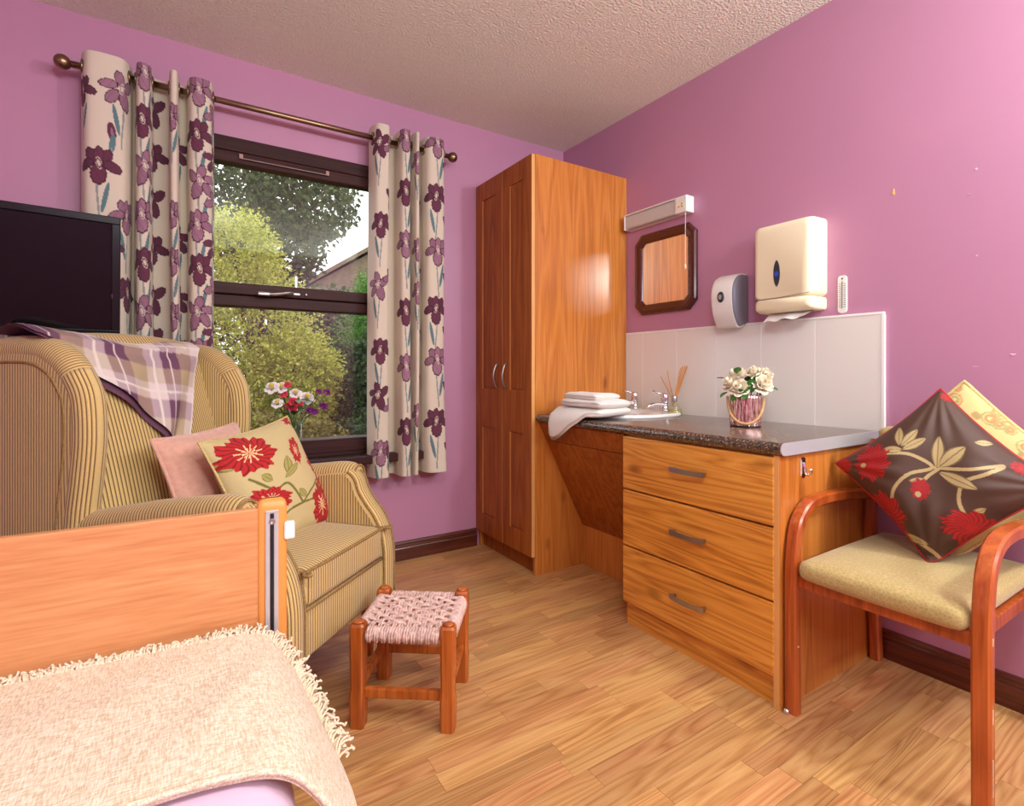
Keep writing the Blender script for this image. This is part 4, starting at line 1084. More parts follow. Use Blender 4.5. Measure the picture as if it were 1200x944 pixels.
# arms
armYZ = catmull([(.0, .16), (.0, .28), (.003, .345), (.016, .405), (.042, .455), (.078, .50), (.108, .545), (.125, .59), (.16, .612), (.24, .606), (.42, .576), (.60, .542), (.78, .51)], 5)
for sg in (-1, 1):
    out = np.concatenate([armYZ, [[.80, .40], [.80, .16], [.55, .16], [.25, .16]]])
    m_ = MB(); rr_ = []
    for x, ins in ((.228, .004), (.232, 0), (.300, 0), (.306, .006)):
        q = inset(out, ins); rr_.append([(sg * x, a_, c_) for a_, c_ in q])
    R = np.array(rr_); m_.loft(R, su=R[..., 1]); arm = cbuild(m_, 'arm', M['stripe'], angle=40)
    # rolled top with a scroll at its front end
    ry = np.linspace(.135, .76, 26); rz = np.interp(ry, [.135, .20, .42, .60, .76], [.598, .600, .572, .538, .508]); rad = np.full(26, .050); rad[0] = .040; rad[1] = .048
    m_ = MB(); m_.tube(np.stack([np.full(26, sg * .286), ry, rz], 1), rad, 22, su=True); cbuild(m_, 'arm_roll', M['stripe'], arm, angle=40)
    sp_ = [(sg * (.286 + r_ * math.cos(a_)), .131, .598 + r_ * math.sin(a_)) for a_, r_ in zip(np.linspace(-.6, 9.5, 46), np.linspace(.046, .008, 46))]
    m_ = MB(); m_.tube(sp_, .0045, 6); cbuild(m_, 'scroll_piping', M['piping'], arm)
    # facing band that flows from the scroll down the front, stripes running along it
    fb = armYZ[:40]; Tn = np.gradient(fb, axis=0); Tn /= np.linalg.norm(Tn, axis=1)[:, None]; Nn = np.stack([-Tn[:, 1], Tn[:, 0]], 1)
    G = []; SU = []
    for i in range(len(fb)):
        row = []; sr = []
        for q, dn in ((.226, -.008), (.230, .008), (.245, .016), (.265, .018), (.285, .016), (.302, .008), (.308, -.008)):
            row.append((sg * q, fb[i, 0] + Nn[i, 0] * dn, fb[i, 1] + Nn[i, 1] * dn)); sr.append(q)
        G.append(row); SU.append(sr)
    m_ = MB(); m_.grid(G, su=SU); cbuild(m_, 'facing_band', M['stripe'], arm)
    for q in (.229, .305):
        m_ = MB(); m_.tube([(sg * q, a_ + n_[0] * .010, c_ + n_[1] * .010) for (a_, c_), n_ in zip(fb, Nn)], .0045, 6); cbuild(m_, 'piping', M['piping'], arm)
    # wing: side panel, gathered border, piping
    ye = 1.13 if sg < 0 else .96                       # the far wing stops short of the window wall
    wy = catmull([(.70, .44), (.690, .56), (.672, .68), (.660, .80), (.668, .92), (.700, .99), (.755, 1.055), (.83, 1.098), (.90, 1.113), (.93 if sg > 0 else 1.02, 1.114), (ye, 1.098)], 6)
    wo = np.concatenate([wy, [[ye, .95], [ye, .75], [ye, .44], [ye - .03, .18], [.76, .18]]])
    m_ = MB(); full = []
    for x, ins in ((.252, .055), (.264, .030), (.343, .055), (.3455, .075)): 
        q_ = inset(wo, ins); q_[0] = (wo[0, 0] + ins, wo[0, 1]); q_[-5:] = wo[-5:]; q_[-5:-1, 0] -= ins; q_[-1, 0] += ins; q_[:, 0] = np.minimum(q_[:, 0], ye - ins)
        full.append([(sg * x, a_, c_) for a_, c_ in q_])
    R = np.array(full); m_.loft(R, su=R[..., 1]); wing = cbuild(m_, 'wing', M['stripe'], angle=50)
    n = len(wy)
    Tn = np.gradient(wy, axis=0); Tn /= np.linalg.norm(Tn, axis=1)[:, None]; Nn = np.stack([Tn[:, 1], -Tn[:, 0]], 1)   # inward normal of the outline
    Lw = np.concatenate([[0], np.cumsum(np.linalg.norm(np.diff(wy, axis=0), axis=1))])
    a_ = np.linspace(0, 2 * math.pi, 22, endpoint=False); kc = 33
    for (i0, i1, along) in ((0, kc, False), (kc - 1, n, True)):
        G = np.zeros((i1 - i0, 22, 3)); SU = np.zeros((i1 - i0, 22))
        for i in range(i0, i1):
            cy, cz = wy[i] + Nn[i] * .046
            for j, an_ in enumerate(a_):
                dx = .045 * math.cos(an_); dn = -.046 * math.sin(an_)
                if not along: SU[i - i0, j] = .046 * (abs((an_ - math.pi / 2 + math.pi) % (2 * math.pi) - math.pi) + .12)
                else: SU[i - i0, j] = Lw[i] * 1.1
                G[i - i0, j] = (sg * (.301 + dx), cy + Nn[i, 0] * dn, cz + Nn[i, 1] * dn)
        m_ = MB(); m_.loft(G, su=SU); cbuild(m_, 'wing_border', M['stripe'], wing)
    pin = wy + Nn * .086
    m_ = MB(); m_.tube(np.stack([np.full(n, sg * .3445), pin[:, 0], pin[:, 1]], 1), .005, 8); cbuild(m_, 'piping', M['piping'], wing)
# outer back
m_ = MB(); m_.box(-.26, .26, .80, .90, .16, .60, .02, 3, su=lambda v: v[:, 0]); cbuild(m_, 'back_panel', M['stripe'], angle=40)

# tartan blanket over the chair back ------------------------------------
def plaid(a, b_):
    p = srgb(206, 182, 190); P1 = np.array(srgb(196, 164, 176)); 
    base = np.tile(np.array(srgb(186, 164, 140)), a.shape + (1,))
    fa = (a / .21) % 1; fb = (b_ / .19) % 1
    A = np.where(fa < .33, 0, np.where(fa < .66, 1, 2)); Bq = np.where(fb < .36, 0, np.where(fb < .68, 1, 2))
    cols = np.array([srgb(124, 76, 106), srgb(184, 162, 128), srgb(222, 204, 202)]); 
    base = (cols[A] * .5 + cols[Bq] * .5)
    base = base * np.where((A == 0) & (Bq == 0), .75, 1.0)[..., None]
    ln = (np.abs(fa - .83) < .02) | (np.abs(fb - .84) < .022) | (np.abs(fa - .16) < .012)
    base[ln] = srgb(228, 214, 206)
    return base
na, nb = 120, 110
A_, B_ = np.meshgrid(np.linspace(0, 1, na), np.linspace(0, 1, nb), indexing='ij')
X = -.348 + .593 * A_
# how far each strip of cloth hangs down the front
drop = np.interp(A_, [0, .10, .22, .45, .70, .90, 1.0], [.0, .02, .11, .20, .32, .41, .43])
Lback, Ltop = .10, .15
tot = Lback + Ltop + drop
q = B_ * tot
zc = 1.118 + .010 * np.sin(A_ * 7 + 1) - .012 * A_ + .01 * np.exp(-((A_ - .3) / .2) ** 2)
P = np.zeros((na, nb, 3)); P[..., 0] = X + .010 * np.sin(B_ * 5 + A_ * 4)
yb = .895 + .135 - .02; yfr = .845
m1 = q < Lback; m2 = (q >= Lback) & (q < Lback + Ltop); m3 = q >= Lback + Ltop
tb = np.clip((q - Lback) / Ltop, 0, 1)
ybk = .985 + .085 * (1 - A_) ** 2
Y = np.where(m1, ybk, np.where(m2, ybk - (ybk - yfr) * tb, 0)); Zz = np.where(m1, zc - (Lback - q) * .9 - .02, np.where(m2, zc + .028 * np.sin(np.pi * tb) - .02, 0))
hang = np.clip(q - Lback - Ltop, 0, None)
z3 = zc - .02 - hang * .95
u_ = np.clip((X - .58 * hang * A_ ** 1.5) / .272, -1, 1); t_ = np.clip((z3 - .40) / .675, 0, 1)
bul = .045 * (1 - u_ ** 2) * np.sin(np.pi * np.clip(t_ * .9 + .12, 0, 1)) ** .7
y3 = backY(z3) - bul - .044 - .012 * np.sin(A_ * 16 + hang * 10) * np.clip(hang / .1, 0, 1)
bl = np.clip(hang / .05, 0, 1)
y3 = yfr * (1 - bl) + y3 * bl
Y = np.where(m3, y3, Y); Zz = np.where(m3, z3, Zz)
P[..., 1] = Y; P[..., 2] = Zz
lim = np.clip((-.235 - P[..., 0]) / .1, 0, 1)                    # over the near wing it lies on top of it
P[..., 2] += .015 * lim
P[..., 0] -= .58 * hang * A_ ** 1.5
col = plaid(A_ * .60, q - .10 * A_)
m_ = MB(); m_.grid(P, col=col); Pn = P.copy(); Pn[..., 1] += .008; Pn[..., 2] -= .005 + .022 * np.clip(hang / .06, 0, 1); m_.grid(Pn, col=np.tile(np.array(srgb(104, 62, 84)), (na, nb, 1))); m_.transform(CM)
tag(m_.build('blanket', M['paintcloth'], smooth=True), 'purple and beige tartan blanket draped over the armchair back', 'blanket')

# ================================================================== CUSHIONS
def cushion(w, h, t, n, paint=None, pinch=.07, pw=2.6, wob=0, seed=0, crease=0):
    """pillow in its own plane: x right, z up, -y towards the viewer"""
    g = np.linspace(-1, 1, n); U, V = np.meshgrid(g, g, indexing='ij')
    r_ = np.random.default_rng(seed); ph = r_.uniform(0, 6, 6)
    X = w / 2 * U * (1 - pinch * (1 - V ** 2)); Z = h / 2 * V * (1 - pinch * (1 - U ** 2))
    T = t / 2 * np.clip(1 - np.abs(U) ** pw, 0, 1) ** .55 * np.clip(1 - np.abs(V) ** pw, 0, 1) ** .55
    W = wob * (np.sin(4 * U + 3 * V + ph[0]) + .6 * np.sin(7 * U * V + ph[1] + 2 * V)) * (1 - U ** 2) * (1 - V ** 2)
    if crease:
        for (cu_, cv_, fq, am) in ((-1, -1, 9, 1.0), (1, -1, 8, .8), (-1, 1, 10, .7), (1, 1, 9, .6)):
            an_ = np.arctan2(V - cv_, U - cu_); rd = np.hypot(U - cu_, V - cv_)
            W = W + crease * am * np.sin(fq * an_ * 2 + ph[2]) * np.exp(-((rd - .55) / .40) ** 2) * (1 - U ** 2) ** .5 * (1 - V ** 2) ** .5
    F = np.stack([X, -T + W, Z], -1); Bk = np.stack([X, T, Z], -1)
    m_ = MB(); c = paint(U, V) if paint is not None else None
    m_.grid(F, col=c); m_.grid(Bk[::4, ::4] if n % 4 == 1 else Bk, col=None if c is None else (c[::4, ::4] if n % 4 == 1 else c))
    e = np.concatenate([np.stack([g, -np.ones(n)], 1), np.stack([np.ones(n), g], 1)[1:], np.stack([g[::-1], np.ones(n)], 1)[1:], np.stack([-np.ones(n), g[::-1]], 1)[1:-1]])[::6]
    ed_ = np.stack([w / 2 * e[:, 0] * (1 - pinch * (1 - e[:, 1] ** 2)), np.zeros(len(e)), h / 2 * e[:, 1] * (1 - pinch * (1 - e[:, 0] ** 2))], 1)
    return m_, ed_
def place(loc, yaw, pitch, roll):
    """face (-y) turned to yaw, tipped back by pitch, rolled in its own plane"""
    return Matrix.Translation(loc) @ Matrix.Rotation(yaw, 4, 'Z') @ Matrix.Rotation(-pitch, 4, 'X') @ Matrix.Rotation(roll, 4, 'Y')

def strokes(px, py, pts, wd):
    pts = catmull(pts, 8); d = np.full(px.shape, 9.0)
    for a_, b_ in zip(pts[:-1], pts[1:]):
        ab = b_ - a_; t = np.clip(((px - a_[0]) * ab[0] + (py - a_[1]) * ab[1]) / (ab @ ab + 1e-12), 0, 1)
        d = np.minimum(d, np.hypot(px - a_[0] - t * ab[0], py - a_[1] - t * ab[1]))
    return d < wd
def bloom(C, px, py, cx, cy, rx, ry, ang, red, dark, seed=0, lobes=7):
    c, s_ = math.cos(math.radians(ang)), math.sin(math.radians(ang))
    dx, dy = px - cx, py - cy; u = (dx * c + dy * s_) / rx; v = (-dx * s_ + dy * c) / ry
    r = np.hypot(u, v); th = np.arctan2(v, u)
    edge = 1 + .10 * np.sin(lobes * th + seed) + .06 * np.sin((lobes * 2 + 3) * th + 2 * seed) + .04 * np.sin(23 * th)
    ins = r < edge
    C[ins] = red
    st = ins & (np.sin(th * lobes * 3 + 5 * np.sin(r * 4 + seed)) > .55) & (r > .25); C[st] = dark
def leafp(C, px, py, x0, y0, x1, y1, w, fill, line):
    d = np.array([x1 - x0, y1 - y0], float); ln = np.hypot(*d); d /= ln
    t = ((px - x0) * d[0] + (py - y0) * d[1]) / ln; s_ = (-(px - x0) * d[1] + (py - y0) * d[0])
    hw = w * np.sin(np.pi * np.clip(t, 0, 1)) ** .8
    ins = (t > 0) & (t < 1) & (np.abs(s_) < hw); C[ins] = fill
    C[ins & (np.abs(s_) > hw * .78)] = line; C[ins & (np.abs(s_) < w * .07)] = line

def paint_floral(U, V):
    px = 300 + 45 * U - 26 * V; py = 565 - 10.5 * U - 60 * V
    C = np.tile(np.array(srgb(204, 184, 132)), U.shape + (1,)); 
    red = np.array(srgb(186, 28, 30)); dk = np.array(srgb(128, 12, 20)); cr = np.array(srgb(236, 206, 150)); gr = np.array(srgb(112, 108, 50)); g2 = np.array(srgb(168, 158, 88))
    for pts in ([(318, 595), (300, 572), (285, 575), (262, 560)], [(318, 595), (335, 575), (348, 565)], [(318, 595), (345, 590), (352, 580)], [(318, 595), (300, 600), (290, 612)]):
        C[strokes(px, py, pts, 1.1)] = gr
    for q in ((300, 563, 298, 542, 5), (296, 566, 311, 552, 4), (335, 556, 352, 548, 4), (272, 558, 283, 566, 4), (340, 570, 350, 586, 4), (312, 580, 322, 590, 3.5), (252, 548, 240, 540, 4), (330, 500, 318, 510, 3), (356, 588, 366, 600, 4), (262, 590, 250, 600, 4)):
        leafp(C, px, py, *q, g2, gr)
    for q in ((262, 534, 24, 19, 20), (312, 537, 7, 15, -5), (347, 560, 13, 30, -28), (282, 584, 22, 11, 12), (346, 600, 12, 24, -20), (322, 499, 13, 6, -10), (300, 630, 20, 10, 0), (268, 630, 16, 12, 0)):
        bloom(C, px, py, *q, red, dk, q[0])
        e = ell(px, py, q[0], q[1], q[2] * .28, q[3] * .28, q[4]); rad = np.arctan2(py - q[1], px - q[0])
        C[(e < 1) & (np.sin(rad * 9) > -.2)] = cr
        C[(e > 1) & (e < 3.4) & (np.sin(rad * 11 + q[0]) > .75)] = cr
    return C
YAWC = TH_          # facing the way the chair faces
SEAT = .452
mc, edg = cushion(.385, .415, .15, 201, paint_floral, .07, 2.6, .005, 1, .003)
FM = place(cw(.058, .335, .600), YAWC - .10, math.radians(24), math.radians(-8))
mc.transform(FM)
fc = thing('scatter_cushion', 'cream cushion with red poppies and green leaves on the striped armchair', 'cushion', cw(.055, .335, SEAT))
mc.build('cover', M['paintcloth'], fc, smooth=True)
b = MB(); b.tube(edg, .0045, 6, closed=True); b.transform(FM); b.build('piping', M['goldcord'], fc, smooth=True)
mc, edg = cushion(.37, .35, .13, 101, None, .07, 2.6, .004, 4, .004)
FM = place(cw(.015, .545, .615), YAWC + .05, math.radians(20), math.radians(-3))
mc.transform(FM)
fc = thing('scatter_cushion', 'plain dusty pink chenille cushion behind the poppy cushion', 'cushion', cw(-.045, .545, SEAT))
mc.build('cover', M['pink'], fc, smooth=True)
b = MB(); b.tube(edg, .006, 6, closed=True); b.transform(FM); b.build('piping', M['pink'], fc, smooth=True)

# ================================================================== WOODEN ARMCHAIR (right)
wc = thing('wooden_armchair', 'cherry bentwood armchair with gold upholstered seat against the right wall', 'armchair', (-.31, -2.02, 0))
def sweep_rect(path, y0, y1, th, name, parent, mat):
    """bent lath: path in the x-z plane, lath width y0..y1, thickness th"""
    P = np.asarray(path, float); T = np.gradient(P, axis=0); T /= np.linalg.norm(T, axis=1)[:, None]; N = np.stack([-T[:, 1], T[:, 0]], 1)
    thv = np.full(len(P), th) if np.isscalar(th) else np.asarray(th)
    c = .005; rings = []
    for p, n, t in zip(P, N, thv):
        h = t / 2
        sec = [(-h, y0 + c), (-h + c, y0), (h - c, y0), (h, y0 + c), (h, y1 - c), (h - c, y1), (-h + c, y1), (-h, y1 - c)]
        rings.append([(p[0] + n[0] * d, y, p[1] + n[1] * d) for d, y in sec])
    m_ = MB(); m_.loft(rings); return m_.build(name, mat, parent, angle=35)
arm_path = catmull([(-.572, .0), (-.574, .20), (-.574, .40), (-.566, .49), (-.545, .553), (-.50, .592), (-.43, .606), (-.30, .604), (-.16, .590), (-.075, .578)], 8)
for (y0, y1) in ((-1.826, -1.790), (-2.256, -2.220)):
    fr = sweep_rect(arm_path, y0, y1, .032, 'side_frame', wc, M['cherry'])
    bl = catmull([(-.045, .0), (-.062, .22), (-.085, .42), (-.080, .56), (-.062, .68), (-.048, .765)], 6)
    sweep_rect(bl, y0 + .002, y1 - .002, .034, 'back_leg', wc, M['cherry'])
# worn chips on the near front legs
for (y, zz, w, h) in ((-2.257, .40, .003, .008), (-2.257, .235, .0025, .016), (-2.257, .11, .002, .03), (-2.257, .07, .002, .012), (-1.827, .20, .004, .002)):
    m_ = MB(); m_.box(-.5765 - w, -.5765 + w, y, y + .002, zz - h, zz + h); m_.build('wear_mark', M['chip'], wc)
b = MB(); b.box(-.575, -.545, -2.222, -1.824, .372, .408, .004); b.build('front_rail', M['cherry'], wc)
b = MB(); b.box(-.10, -.07, -2.222, -1.824, .36, .40, .004); b.build('rear_rail', M['cherry'], wc)
for y0, y1 in ((-1.845, -1.826), (-2.22, -2.20)):
    m_ = MB(); m_.box(-.545, -.10, y0, y1, .365, .40, .003); m_.build('side_rail', M['cherry'], wc)
M['goldweave'] = plain('gold_damask', srgb(196, 172, 104), 0.85, sheen=0.25)
nt_ = M['goldweave'].node_tree; p_ = nt_.nodes['Principled BSDF']
tc_ = nt_.nodes.new('ShaderNodeTexCoord'); vo_ = nt_.nodes.new('ShaderNodeTexVoronoi'); vo_.feature = 'DISTANCE_TO_EDGE'; vo_.inputs['Scale'].default_value = 105
L(nt_, tc_, 'Object', vo_, 'Vector'); rp_ = ramp(nt_, [(0.0, srgb(190, 168, 112)), (0.05, srgb(188, 164, 108)), (0.12, srgb(176, 150, 92)), (1, srgb(172, 146, 88))])
L(nt_, vo_, 'Distance', rp_, 'Fac'); L(nt_, rp_, 'Color', p_, 'Base Color')
m_ = puff_box(-.605, -.075, -2.217, -1.832, .402, .462, .028, .014, 20); m_.build('seat_pad', M['goldweave'], wc, smooth=True)
m_ = puff_box(-.105, -.040, -2.218, -1.830, .545, .815, .028, .0, 14); m_.build('back_pad', M['goldweave'], wc, smooth=True)

def paint_brown(U, V):
    px = 1098 + 55 * (U + V); py = 556 - 49 * (V - U)
    C = np.tile(np.array(srgb(74, 46, 33)), U.shape + (1,)); red = np.array(srgb(168, 18, 20)); dk = np.array(srgb(116, 8, 12)); bei = np.array(srgb(180, 156, 108)); ol = np.array(srgb(108, 92, 54))
    for pts in ([(1049, 540), (1075, 539), (1098, 551), (1075, 562), (1060, 580), (1056, 600), (1058, 613)], [(1098, 551), (1135, 550), (1163, 541), (1150, 553), (1130, 565), (1126, 585), (1133, 601)], [(1104, 553), (1094, 562), (1088, 571)], [(1075, 630), (1100, 640), (1112, 648)]):
        C[strokes(px, py, pts, 1.9)] = bei
    for q in ((1062, 529, 1058, 505, 5.5), (1064, 530, 1080, 508, 6), (1066, 534, 1090, 518, 5.5), (1066, 534, 1043, 535, 5), (1103, 552, 1103, 514, 7), (1105, 550, 1130, 524, 9), (1105, 556, 1143, 571, 7), (1136, 600, 1150, 589, 4), (1150, 603, 1174, 611, 5), (1075, 570, 1092, 566, 3), (1138, 518, 1154, 516, 4), (1195, 590, 1204, 575, 6), (1060, 628, 1096, 634, 4)):
        leafp(C, px, py, *q, bei, ol)
    for q in ((1033, 552, 19, 23, 10), (1046, 612, 26, 22, 40), (1140, 612, 30, 17, 5), (1087, 578, 10, 12, 0), (1000, 558, 8, 9, 0), (1108, 466, 9, 6, 0), (1176, 540, 8, 6, 40), (1200, 560, 8, 10, 0), (1202, 600, 8, 12, 0), (1060, 640, 12, 12, 0)):
        bloom(C, px, py, *q, red, dk, q[0], 9)
    for (cx, cy) in ((1023, 557), (1085, 584)):
        C[np.hypot(px - cx, py - cy) < 3.2] = bei
    return C
mc, edg = cushion(.360, .360, .165, 241, paint_brown, .075, 2.5, .010, 2, .0048)
def dent(mm, cz):
    # the lowest corner is squashed on the seat
    for v in mm.v:
        low = np.clip((cz - v[:, 2]) / .06, 0, None)
        v[:, 2] = np.where(v[:, 2] < cz, cz - .022 * (1 - np.exp(-low * 2.0)) , v[:, 2])
        v[:, 0] += -.035 * np.clip(low, 0, 1.2)
    return mm
FM = place((-.268, -2.052, .704), math.radians(-80), math.radians(16), math.radians(45))
mc.transform(FM); dent(mc, .492)
fc = thing('scatter_cushion', 'brown satin cushion with red flowers and beige leaves, set on its corner', 'cushion', (-.29, -2.05, .463))
mc.build('cover', M['satin'], fc, smooth=True)
b = MB(); b.tube(edg, .0032, 6, closed=True); b.transform(FM); dent(b, .492); b.build('piping', M['redpipe'], fc, smooth=True)
def paint_paisley(U, V):
    C = np.tile(np.array(srgb(206, 186, 126)), U.shape + (1,)); r_ = np.random.default_rng(5)
    a_, b2 = np.array(srgb(206, 132, 84)), np.array(srgb(160, 152, 96))
    for k in range(60):
        cx, cy, r = r_.uniform(-1, 1), r_.uniform(-1, 1), r_.uniform(.05, .12)
        d = np.hypot(U - cx, (V - cy) * 1.2); C[(np.abs(d - r) < .014)] = a_ if k % 2 else b2
        C[(np.abs(d - r * .5) < .02)] = (b2 if k % 2 else a_)
    return C
mc, edg = cushion(.37, .37, .10, 121, paint_paisley, .05, 2.8, .002, 6)
FM = place((-.158, -2.072, .715), math.radians(-84), math.radians(13), math.radians(45)); mc.transform(FM); dent(mc, .490)
fc = thing('scatter_cushion', 'pale gold patterned cushion with corded edge behind the brown cushion', 'cushion', (-.19, -2.095, .463))
mc.build('cover', M['paintcloth'], fc, smooth=True)
b = MB(); b.tube(edg, .006, 6, closed=True); b.transform(FM); dent(b, .490); b.build('piping', M['goldcord'], fc, smooth=True)

# ================================================================== STOOL
SA = math.atan2(-.155, .21); sx_, sy_ = math.cos(SA), math.sin(SA)
SMx = Matrix(((sx_, -sy_, 0, -1.490), (sy_, sx_, 0, -1.158), (0, 0, 1, 0), (0, 0, 0, 1)))
st = thing('footstool', 'small pine footstool with woven pink cord seat on the floor', 'footstool', (-1.490, -1.158, 0))
def sbuild(m_, name, mat, parent=st, **k):
    m_.transform(SMx); return m_.build(name, mat, parent, **k)
hx, hy, HT = .128, .118, .292
for a_ in (-1, 1):
    for c_ in (-1, 1):
        m_ = MB(); rings = []
        for z, w in ((0, .0185), (.004, .0205), (.09, .0215), (.115, .019), (.20, .0205), (HT - .02, .0215), (HT - .006, .021), (HT, .017)):
            k = w * .32
            rings.append([(a_ * hx + dx, c_ * hy + dy, z) for dx, dy in ((-w, -w + k), (-w + k, -w), (w - k, -w), (w, -w + k), (w, w - k), (w - k, w), (-w + k, w), (-w, w - k))])
        m_.loft(rings); lg = sbuild(m_, 'leg', M['pine'], angle=30)
        m_ = MB(); m_.lathe([(.016, 0), (.015, .004), (.009, .007), (.001, .008)], 14, (a_ * hx, c_ * hy, HT)); sbuild(m_, 'leg_cap', M['pine'], lg, smooth=True)
for s_ in (-1, 1):
    m_ = MB(); m_.box(-hx + .018, hx - .018, s_ * hy - .009, s_ * hy + .009, .083, .110, .003); sbuild(m_, 'stretcher', M['pine'])
    m_ = MB(); m_.box(s_ * hx - .009, s_ * hx + .009, -hy + .018, hy - .018, .098, .125, .003); sbuild(m_, 'stretcher', M['pine'])
    m_ = MB(); m_.tube([(-hx + .015, s_ * hy, .262), (hx - .015, s_ * hy, .262)], .012, 8); sbuild(m_, 'seat_rail', M['pine'])
    m_ = MB(); m_.tube([(s_ * hx, -hy + .015, .262), (s_ * hx, hy - .015, .262)], .012, 8); sbuild(m_, 'seat_rail', M['pine'])
wv = MB(); NWV = 10
def strand(axis, pos, par, dz, r=.0036):
    n = 41; lim = (hx if axis == 'x' else hy) ; other = hy if axis == 'x' else hx
    t = np.linspace(-1, 1, n); pts = []
    for q in t:
        ph = (q + 1) / 2 * NWV * math.pi
        z = .276 + .0042 * math.cos(ph + par * math.pi) + dz
        pts.append((q * (lim + .012), z))
    pts = [(-(lim + .017), .245), (-(lim + .0185), .262), (-(lim + .015), .272)] + pts[1:-1] + [((lim + .015), .272), ((lim + .0185), .262), ((lim + .017), .245)]
    P = [((p[0], pos, p[1]) if axis == 'x' else (pos, p[0], p[1])) for p in pts]
    wv.tube(P, r, 6)
for k in range(NWV):
    for off in (-.0034, .0034):
        strand('x', -hy + .024 + (2 * hy - .048) * (k + .5) / NWV + off, k % 2, 0)
        strand('y', -hx + .024 + (2 * hx - .048) * (k + .5) / NWV + off, (k + 1) % 2, 0)
# cords wound round the rails between the pairs
for s_ in (-1, 1):
    for k in range(26):
        t = -1 + 2 * (k + .5) / 26
        a_ = np.linspace(0, 2 * math.pi, 10, endpoint=False)
        y = t * (hy - .024); wv.tube(np.stack([s_ * hx + .0165 * np.cos(a_), y + .003 * np.sin(a_), .262 + .0165 * np.sin(a_)], 1), .0046, 5, closed=True)
        x = t * (hx - .024); wv.tube(np.stack([x + .003 * np.sin(a_), s_ * hy + .0165 * np.cos(a_), .262 + .0165 * np.sin(a_)], 1), .0046, 5, closed=True)
sbuild(wv, 'woven_seat', M['cord'], smooth=True)

# ================================================================== BED
BA = math.radians(3.5); ba = np.array([-math.cos(BA), math.sin(BA)]); bl_ = np.array([-math.sin(BA), -math.cos(BA)]); BO = np.array([-1.909, -1.528])
BM = Matrix(((ba[0], bl_[0], 0, BO[0]), (ba[1], bl_[1], 0, BO[1]), (0, 0, 1, 0), (0, 0, 0, 1)))      # a: leftwards along the board, l: towards the viewer
bd = thing('care_bed', 'care bed with a beech end board and orange post in the foreground', 'bed', tuple(BO + ba * .48 + bl_ * .9) + (0,))
def bbuild(m_, name, mat, parent=bd, **k):
    m_.transform(BM); return m_.build(name, mat, parent, **k)
m_ = MB(); m_.box(.050, .97, -.022, -.004, .22, .730, .003); bbuild(m_, 'end_board', M['beech'])
for a0 in (0.0, .965):
    rings = []
    for z, ins in ((.06, .002), (.07, 0), (.728, 0), (.738, .0015), (.744, .006), (.747, .014)):
        rings.append([(p[1], p[2], z) for p in rr(0, a0 + ins, a0 + .055 - ins, -.034 + ins, 0 - ins, .009 if ins < .01 else .006, 4)])
    m_ = MB(); m_.loft(rings); po = bbuild(m_, 'post', M['beech_post'], angle=40)
    m_ = MB(); c0 = a0 + .0165
    m_.box(c0, c0 + .008, -.002, .0035, .08, .724, .001); m_.box(c0 + .0155, c0 + .0235, -.002, .0035, .08, .724, .001); m_.box(c0 + .008, c0 + .0155, -.004, -.0005, .08, .724); m_.box(c0, c0 + .0235, -.002, .0035, .720, .725, .001)
    ch = bbuild(m_, 'rail_channel', M['alu'], po)
    m_ = MB(); m_.box(c0 + .0085, c0 + .015, -.001, .001, .082, .718); bbuild(m_, 'channel_slot', M['dark'], ch)
    m_ = MB(); m_.lathe([(.0065, 0), (.0065, .002), (.003, .0025), (.001, .0015)], 14); m_.transform(Matrix.Translation((c0 + .0118, .0015, .703)) @ Matrix.Rotation(math.radians(-90), 4, 'X')); bbuild(m_, 'screw', M['steel'], ch)
    sgn = -1 if a0 == 0 else 1; e = a0 if a0 == 0 else a0 + .055
    m_ = MB(); x0, x1 = sorted((e - .006 * sgn, e + .014 * sgn)); m_.box(x0, x1, -.012, .004, .664, .698, .003); bbuild(m_, 'clip', M['whiteplastic'], po)
m_ = MB()
m_.box(.06, .10, .0, 1.98, .22, .27, .003); m_.box(.90, .94, .0, 1.98, .22, .27, .003); m_.box(.10, .90, .30, .34, .22, .26); m_.box(.10, .90, 1.6, 1.64, .22, .26)
bbuild(m_, 'base_frame', M['darkmetal'])
for a0, l0 in ((.09, .25), (.91, .25), (.09, 1.7), (.91, 1.7)):
    m_ = MB(); m_.box(a0 - .02, a0 + .02, l0 - .02, l0 + .02, .06, .23, .003); lg = bbuild(m_, 'leg', M['darkmetal'])
    m_ = MB(); m_.lathe([(.001, -.012), (.03, -.012), (.03, .012), (.001, .012)], 18); m_.transform(Matrix.Translation((a0, l0, .0305)) @ Matrix.Rotation(math.radians(90), 4, 'Y')); bbuild(m_, 'castor', M['dark'], lg, smooth=True)
m_ = puff_box(.030, .955, .030, 1.98, .272, .488, .07, .004, 26); m_.has_su = False
m_.transform(BM); tag(m_.build('mattress', M['lilac'], smooth=True), 'mattress under a lilac sheet on the care bed', 'mattress')

